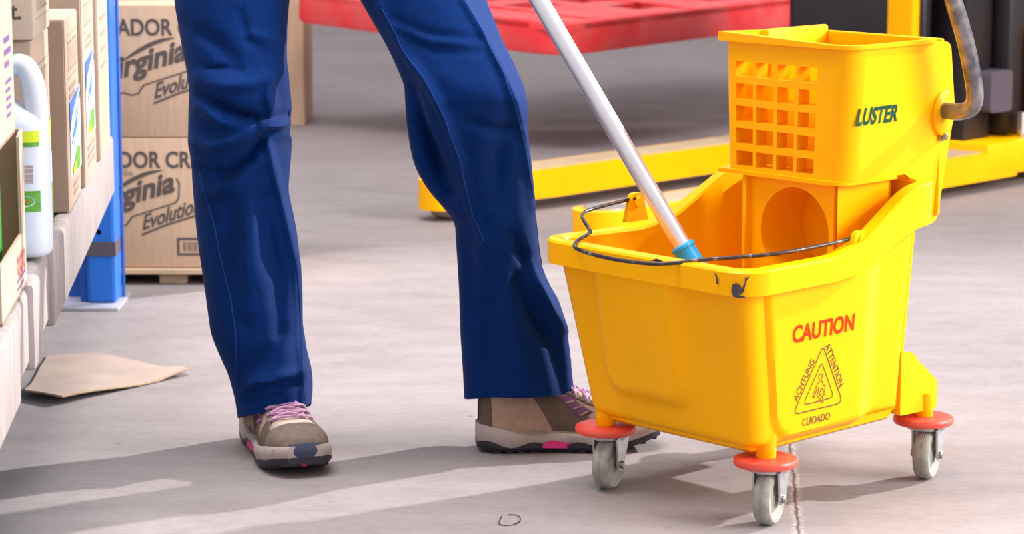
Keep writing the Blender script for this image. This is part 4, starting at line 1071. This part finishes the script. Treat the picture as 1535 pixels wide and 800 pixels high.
for k in range(9):
    u = -0.6
    while u < 0.3: strokes(bm, [(u, 0.147 - k * 0.0048), (u + 0.12, 0.147 - k * 0.0048)], 0.0011, lambda a, b: jf(a, b)); u += 0.15
obj('fine_print', bm, M['ink_pale'], jug, smooth=False)['kind'] = 'stuff'

# ------------------------------------------------------------ stacked cartons behind the rack
SY = 5.66
def stack_carton(z0, h, x0, x1, label, tx):
    c = Vector(((x0 + x1) / 2, SY + 0.2, z0)); t = thing('shipping_carton', label, 'box', c)
    w2 = (x1 - x0) / 2; bm = bmesh.new(); box(bm, -w2, w2, -0.2, 0.2, 0, h, 0.004, 2); obj('carton_body', bm, M['card'], t)
    bm = bmesh.new(); box(bm, -w2 + 0.004, w2 - 0.004, -0.05, 0.05, h - 0.0005, h + 0.0006); obj('closing_tape', bm, M['card_pale'], t, smooth=False)
    f = lambda u, v, e=0.0009: Vector((tx - c.x + u, -0.2 - e, v))
    return t, f, h
def virginia(t, f, h, stamp=None):
    k = 1.0
    text_part('carton_lettering', 'ADOR CRE', M['ink_black'], lambda u, v: f(u, h - 0.066 + v), 0.205, 0.037, t, bold=0.02)
    text_part('logo_lettering', 'irginia', M['ink_black'], lambda u, v: f(-0.003 + u, h - 0.176 + v + 0.28 * u), 0.150, 0.062, t, bold=0.032, shear=0.12)
    text_part('logo_lettering', 'Evolution', M['ink_black'], lambda u, v: f(0.078 + u, h - 0.203 + v + 0.33 * u), 0.125, 0.034, t, bold=0.02, shear=0.2)
    bm = bmesh.new(); g = lambda u, v: f(u, h + v)
    n = 24; arc = []
    for q in range(n + 1):
        s = q / n; arc.append((0.006 + 0.120 * s, -0.122 + 0.052 * math.sin(s * PI * 0.55) * 1.0))
    low = [(x, y - 0.010 * math.sin(PI * min(1, i / n * 1.0)) ** 0.7) for i, (x, y) in enumerate(arc)]
    flat_poly(bm, arc + low[::-1][1:-1], g)
    strokes(bm, [(-0.006, -0.196), (0.012, -0.188), (0.030, -0.194), (0.044, -0.190), (0.056, -0.172), (0.10, -0.158), (0.150, -0.142), (0.158, -0.132), (0.160, -0.10), (0.154, -0.088)], 0.0032, g)
    strokes(bm, [(0.076, -0.212), (0.130, -0.190), (0.200, -0.168)], 0.0045, g)
    obj('logo_swoosh', bm, M['ink_black'], t, smooth=False)
    bm = bmesh.new(); bz = 0.03
    strokes(bm, [(0.155, bz), (0.23, bz), (0.23, bz + 0.034), (0.155, bz + 0.034)], 0.005, lambda u, v: f(u, v), True)
    for q in range(14): strokes(bm, [(0.168 + q * 0.004, bz + 0.007), (0.168 + q * 0.004, bz + 0.027)], 0.001 + 0.0012 * (q % 3 == 0), lambda u, v: f(u, v))
    obj('barcode', bm, M['ink_black'], t, smooth=False)
    if stamp: text_part('date_stamp', stamp, M['ink_pale'], lambda u, v: f(-0.03 + u, h - 0.082 + v), 0.09, 0.012, t)
pz = 0.036
wp = thing('wooden_pallet', 'low wooden pallet under stacked brown shipping cartons', 'pallet', (-0.72, SY + 0.2, 0))
for q in range(4):
    bm = bmesh.new(); box(bm, -0.24, 0.19, -0.215 + 0.118 * q, -0.215 + 0.118 * q + 0.095, 0.024, 0.036, 0.002, 1); obj('deck_board', bm, M['pallet_wood'], wp)
for q in (-0.2, -0.02, 0.15):
    bm = bmesh.new(); box(bm, q - 0.03, q + 0.03, -0.19, 0.24, 0.0, 0.0245, 0.002, 1); obj('runner', bm, M['pallet_wood'], wp)
t1, f1, h1 = stack_carton(0.0365, 0.285, -0.955, -0.535, 'brown shipping carton with logo, lower one of stack on low pallet', -0.880 )
virginia(t1, f1, h1, '2/18  0206')
t2, f2, h2 = stack_carton(0.322, 0.285, -0.96, -0.54, 'brown shipping carton with logo, upper one of stack behind rack post', -0.848)
virginia(t2, f2, h2)
# far carton on the floor under the red pallet
fb = thing('tall_carton', 'plain brown carton standing on floor behind raised red pallet', 'box', (-0.86, 8.98, 0))
bm = bmesh.new(); box(bm, -0.165, 0.165, -0.18, 0.18, 0, 0.62, 0.005, 2); obj('carton_body', bm, M['card'], fb)
bm = bmesh.new(); box(bm, -0.03, 0.03, -0.176, 0.176, 0.6195, 0.6206); obj('closing_tape', bm, M['card_pale'], fb, smooth=False)

# ------------------------------------------------------------ cardboard sheet on the floor
cpx = [(36, 592), (95, 603), (284, 559), (262, 553), (150, 528), (72, 532)]
cp = [onz(x, y, 0.004) for x, y in cpx]; cc = sum(cp, Vector()) / len(cp)
sheet = thing('cardboard_sheet', 'torn flat sheet of cardboard lying on floor beside rack', 'cardboard', (cc.x, cc.y, 0))
bm = bmesh.new()
def czz(p): return 0.004 + 0.012 * sstep(4.62, 4.45, p.y) + 0.010 * sstep(-0.64, -0.59, p.x)
out = []
for i in range(len(cp)):
    a, b = cp[i], cp[(i + 1) % len(cp)]
    for k in range(8):
        q = a.lerp(b, k / 8) + Vector((random.uniform(-1, 1), random.uniform(-1, 1), 0)) * 0.0015; out.append(q)
A = [bm.verts.new((p.x - cc.x, p.y - cc.y, czz(p))) for p in out]; B = [bm.verts.new((p.x - cc.x, p.y - cc.y, czz(p) - 0.0035)) for p in out]
ct = bm.verts.new((0, 0, 0.005)); cb = bm.verts.new((0, 0, 0.0015))
for i in range(len(A)):
    j = (i + 1) % len(A); bm.faces.new((A[i], A[j], ct)); bm.faces.new((B[j], B[i], cb)); bm.faces.new((A[j], A[i], B[i], B[j]))
obj('sheet_liner', bm, M['card_floor'], sheet, angle=25)
bm = bmesh.new()
edge = [p for p in out[8:20]]
tube(bm, [Vector((p.x - cc.x, p.y - cc.y - 0.001, czz(p) - 0.0018)) for p in out[:24]], 0.0022, 6); obj('torn_edge', bm, M['card_edge'], sheet)
# bent scrap of wire
wz = [(752, 773), (748, 784), (758, 787), (772, 785), (780, 779), (776, 772), (762, 771)]
wp_ = [onz(x, y, 0.0012) for x, y in wz]; w0 = wp_[0].copy()
bm = bmesh.new(); tube(bm, smooth_path([p - w0 for p in wp_], 5), 0.0007, 6)
ws_ = obj('wire_scrap', bm, M['wire']); ws_.location = w0; tag(ws_, 'small bent scrap of thin wire lying on concrete floor', 'wire')

# ------------------------------------------------------------ pallet stacker (legs, mast) and red pallet
ND = Vector((0.68, 0.733, 0)).normalized(); NN = Vector((ND.y, -ND.x, 0))
tipN = onz(872, 320, 0.1); tipF = onz(638, 274, 0.1)
SROT = math.atan2(ND.y, ND.x)
stk = thing('pallet_stacker', 'yellow and black pallet stacker with two low support legs', 'pallet stacker', (1.3, 7.35, 0), SROT)
SI = (Matrix.Translation(stk.location) @ Matrix.Rotation(SROT, 4, 'Z')).inverted()
def leg(tip, length, wdt=0.13, ztop=0.105, zbot=0.03):
    t0 = SI @ Vector((tip.x, tip.y, 0))
    y0, y1 = t0.y - wdt / 2, t0.y + wdt / 2; r = wdt / 2
    xs0 = t0.x
    outl = [(xs0 + r + r * math.cos(a), t0.y + r * math.sin(a)) for a in [PI / 2 + PI * k / 16 for k in range(17)]] + [(xs0 + 0.36, y0), (xs0 + 0.40, y0 - 0.008), (xs0 + length, y0 - 0.008), (xs0 + length, y1 + 0.008), (xs0 + 0.40, y1 + 0.008), (xs0 + 0.36, y1)]
    bm = bmesh.new(); poly_prism(bm, outl, zbot, ztop, lambda u, v, a: Vector((u, v, a)))
    bmesh.ops.recalc_face_normals(bm, faces=bm.faces[:])
    o = obj('support_leg', bm, M['truck_yellow'], stk, angle=30)
    bm = bmesh.new(); poly_prism(bm, [(xs0 + 0.14, y0 + 0.012), (xs0 + length - 0.02, y0 + 0.012), (xs0 + length - 0.02, y1 - 0.012), (xs0 + 0.14, y1 - 0.012)], ztop, ztop + 0.0025, lambda u, v, a: Vector((u, v, a))); obj('tread_plate', bm, M['tread_tan'], o, smooth=False)
    bm = bmesh.new(); lathe(bm, [(0.01, -0.04), (0.034, -0.04), (0.038, -0.036), (0.038, 0.036), (0.034, 0.04), (0.01, 0.04)], 28, lambda p: Vector((xs0 + 0.085 + p.x, t0.y + p.z, 0.038 + p.y))); obj('load_roller', bm, M['roller'], o)
    bm = bmesh.new(); lathe(bm, [(0.046, 0), (0.052, 0.0), (0.052, 0.0055), (0.046, 0.0055)], 28, lambda p: Vector((xs0 + 0.085 + p.x, t0.y + p.y, ztop - 0.001 + p.z))); obj('roller_guard', bm, M['steel'], o)
    return t0
nt_ = leg(tipN, 1.75); ft_ = leg(tipF, 1.55)
# mast: two channels, cross plates, lifting cylinder, chassis
mx = nt_.x + 1.62
def sbox(name, x0, x1, y0, y1, z0, z1, m_, bev=0.006, parent=stk):
    bm = bmesh.new(); box(bm, x0, x1, y0, y1, z0, z1, bev, 2); return obj(name, bm, m_, parent)
ymid = (nt_.y + ft_.y) / 2; ylo = nt_.y
base_plate = sbox('chassis', mx - 0.02, mx + 0.62, nt_.y - 0.075, ft_.y + 0.075, 0.035, 0.13, M['truck_yellow'], 0.012)
sbox('mast_channel', mx, mx + 0.13, nt_.y + 0.02, nt_.y + 0.16, 0.125, 1.9, M['truck_black'])
sbox('mast_channel', mx, mx + 0.13, ft_.y - 0.16, ft_.y - 0.02, 0.125, 1.9, M['truck_black'])
sbox('mast_inner_channel', mx - 0.06, mx + 0.0, nt_.y + 0.16, nt_.y + 0.22, 0.14, 1.85, M['truck_black'])
sbox('mast_inner_channel', mx - 0.06, mx + 0.0, ft_.y - 0.22, ft_.y - 0.16, 0.14, 1.85, M['truck_black'])
sbox('lift_cylinder', mx + 0.03, mx + 0.10, ymid - 0.035, ymid + 0.035, 0.13, 1.6, M['truck_yellow'], 0.03)
sbox('mast_cross_plate', mx + 0.10, mx + 0.12, nt_.y + 0.10, ft_.y - 0.10, 0.13, 0.75, M['truck_black'])
sbox('drive_cover', mx + 0.16, mx + 0.62, nt_.y - 0.02, ft_.y + 0.02, 0.13, 0.95, M['truck_black'], 0.03)
sbox('fork_carriage', mx - 0.09, mx - 0.05, nt_.y + 0.1, ft_.y - 0.1, 0.22, 0.6, M['truck_black'])
_d = SI.to_3x3() @ ray(1348, 35); _o = SI @ Vector((0, 0, H)); _t = (mx - 0.12 - _o.x) / _d.x; _q = _o + _d * _t
sbox('free_lift_cylinder', mx - 0.12, mx - 0.07, _q.y - 0.045, _q.y + 0.045, 0.2, 1.5, M['truck_yellow'], 0.012)
# side bracket, guard rail and hydraulic pipe on the near side
def near_face(px, py): 
    n = SI.to_3x3().inverted() @ Vector((0, -1, 0)); p0 = SI.inverted() @ Vector((0, nt_.y - 0.02, 0)); d = ray(px, py); O_ = Vector((0, 0, H))
    t = (p0 - O_).dot(n) / d.dot(n); return SI @ (O_ + d * t)
br = near_face(1497, 138)
bm = bmesh.new(); poly_prism(bm, round_poly([(br.x - 0.055, br.z - 0.055), (br.x + 0.055, br.z - 0.055), (br.x + 0.055, br.z + 0.06), (br.x - 0.055, br.z + 0.06)], 0.015, 4), nt_.y - 0.03, nt_.y + 0.03, lambda u, v, a: Vector((u, a, v))); obj('side_bracket', bm, M['truck_grey'], stk)
pp = [near_face(x, y) for x, y in ((1519, 172), (1519, 205), (1521, 232), (1528, 246), (1545, 252), (1580, 250))]
bm = bmesh.new(); tube(bm, smooth_path([p + Vector((0, -0.03, 0)) for p in pp], 6), 0.0085, 12); obj('hydraulic_pipe', bm, M['chrome'], stk)
p = pp[0] + Vector((0, -0.03, 0)); bm = bmesh.new(); tube(bm, [p + Vector((0, 0, -0.05)), p + Vector((0, 0, 0.01))], 0.015, 6); obj('pipe_fitting', bm, M['chrome'], stk, angle=20)
gr = [near_face(1534, y) for y in (40, 120, 215)]
bm = bmesh.new(); box(bm, gr[1].x - 0.004, gr[1].x + 0.25, nt_.y - 0.10, nt_.y - 0.04, gr[2].z, gr[0].z, 0.025, 3); obj('side_guard', bm, M['truck_yellow'], stk)

# red plastic pallet
PN = ony(838, 86, 7.9)
def at_depth(px, py, Y): return ony(px, py, Y)
PR = ony(1420, 10, 9.69); PLf = ony(435, 32, 8.6)
ex = (PR - PN).normalized(); eyv = (PLf - PN); eyv = (eyv - ex * eyv.dot(ex)).normalized(); ez = ex.cross(eyv).normalized()
PM = Matrix((ex, eyv, ez)).transposed().to_4x4(); PM.translation = PN
rp_o = bpy.data.objects.new('plastic_pallet', None); COL.objects.link(rp_o); rp_o.matrix_world = PM; rp_o.empty_display_size = 0.1
tag(rp_o, 'red plastic pallet raised above floor on stacker forks', 'pallet')
PL_, PW_, PT_ = 2.2, 1.1, 0.096
uu = [0, 0.10, 0.28, 0.46, 0.55, 0.78, 0.95, 1.05, 1.3, 1.4, 1.62, 1.78, 1.98, PL_]; vv_ = [0, 0.12, 0.24, 0.34, 0.46, 0.56, 0.68, 0.78, 0.92, PW_]
hl = {(i, j) for i in (2, 4, 6, 8, 10) for j in (1, 3, 5, 7)} - {(2, 1)}
bm = bmesh.new(); holed_plate(bm, uu, vv_, hl, 0.02, lambda u, v, d: Vector((u, v, PT_ - 0.02 + d)))
obj('deck', bm, M['pallet_red'], rp_o, smooth=False)
def rim_outline(e): return round_poly([(e, e), (PL_ - e, e), (PL_ - e, PW_ - e), (e, PW_ - e)], [0.12, 0.05, 0.05, 0.05], 8)
bm = bmesh.new()
o_ = rim_outline(0.0); i_ = rim_outline(0.03)
loft(bm, [[Vector((*p, 0.006)) for p in i_], [Vector((*p, 0.0)) for p in rim_outline(0.006)], [Vector((*p, 0.012)) for p in o_], [Vector((*p, PT_ - 0.004)) for p in o_], [Vector((*p, PT_ + 0.004)) for p in rim_outline(0.008)], [Vector((*p, PT_ + 0.004)) for p in i_], [Vector((*p, 0.006)) for p in i_]], True)
obj('edge_rim', bm, M['pallet_red'], rp_o)
for v0 in (0.0, 0.42, 0.85):
    bm = bmesh.new(); box(bm, 0.12, PL_ - 0.1, v0 + 0.03, v0 + 0.17, 0.0, PT_ - 0.02, 0.006, 1); obj('runner', bm, M['pallet_red'], rp_o)
for u0 in (0.2, 0.7, 1.2, 1.7):
    bm = bmesh.new(); box(bm, u0, u0 + 0.03, 0.03, PW_ - 0.03, PT_, PT_ + 0.006, 0.002, 1); obj('anti_slip_rib', bm, M['pallet_red'], rp_o)

# fork tines of the stacker under the pallet
for v0 in (0.35, 0.66):
    bm = bmesh.new(); box(bm, 0.55, PL_ + 0.35, v0, v0 + 0.12, -0.028, 0.001, 0.006, 1, lambda p: SI @ (PM @ p)); obj('fork', bm, M['truck_black'], stk)
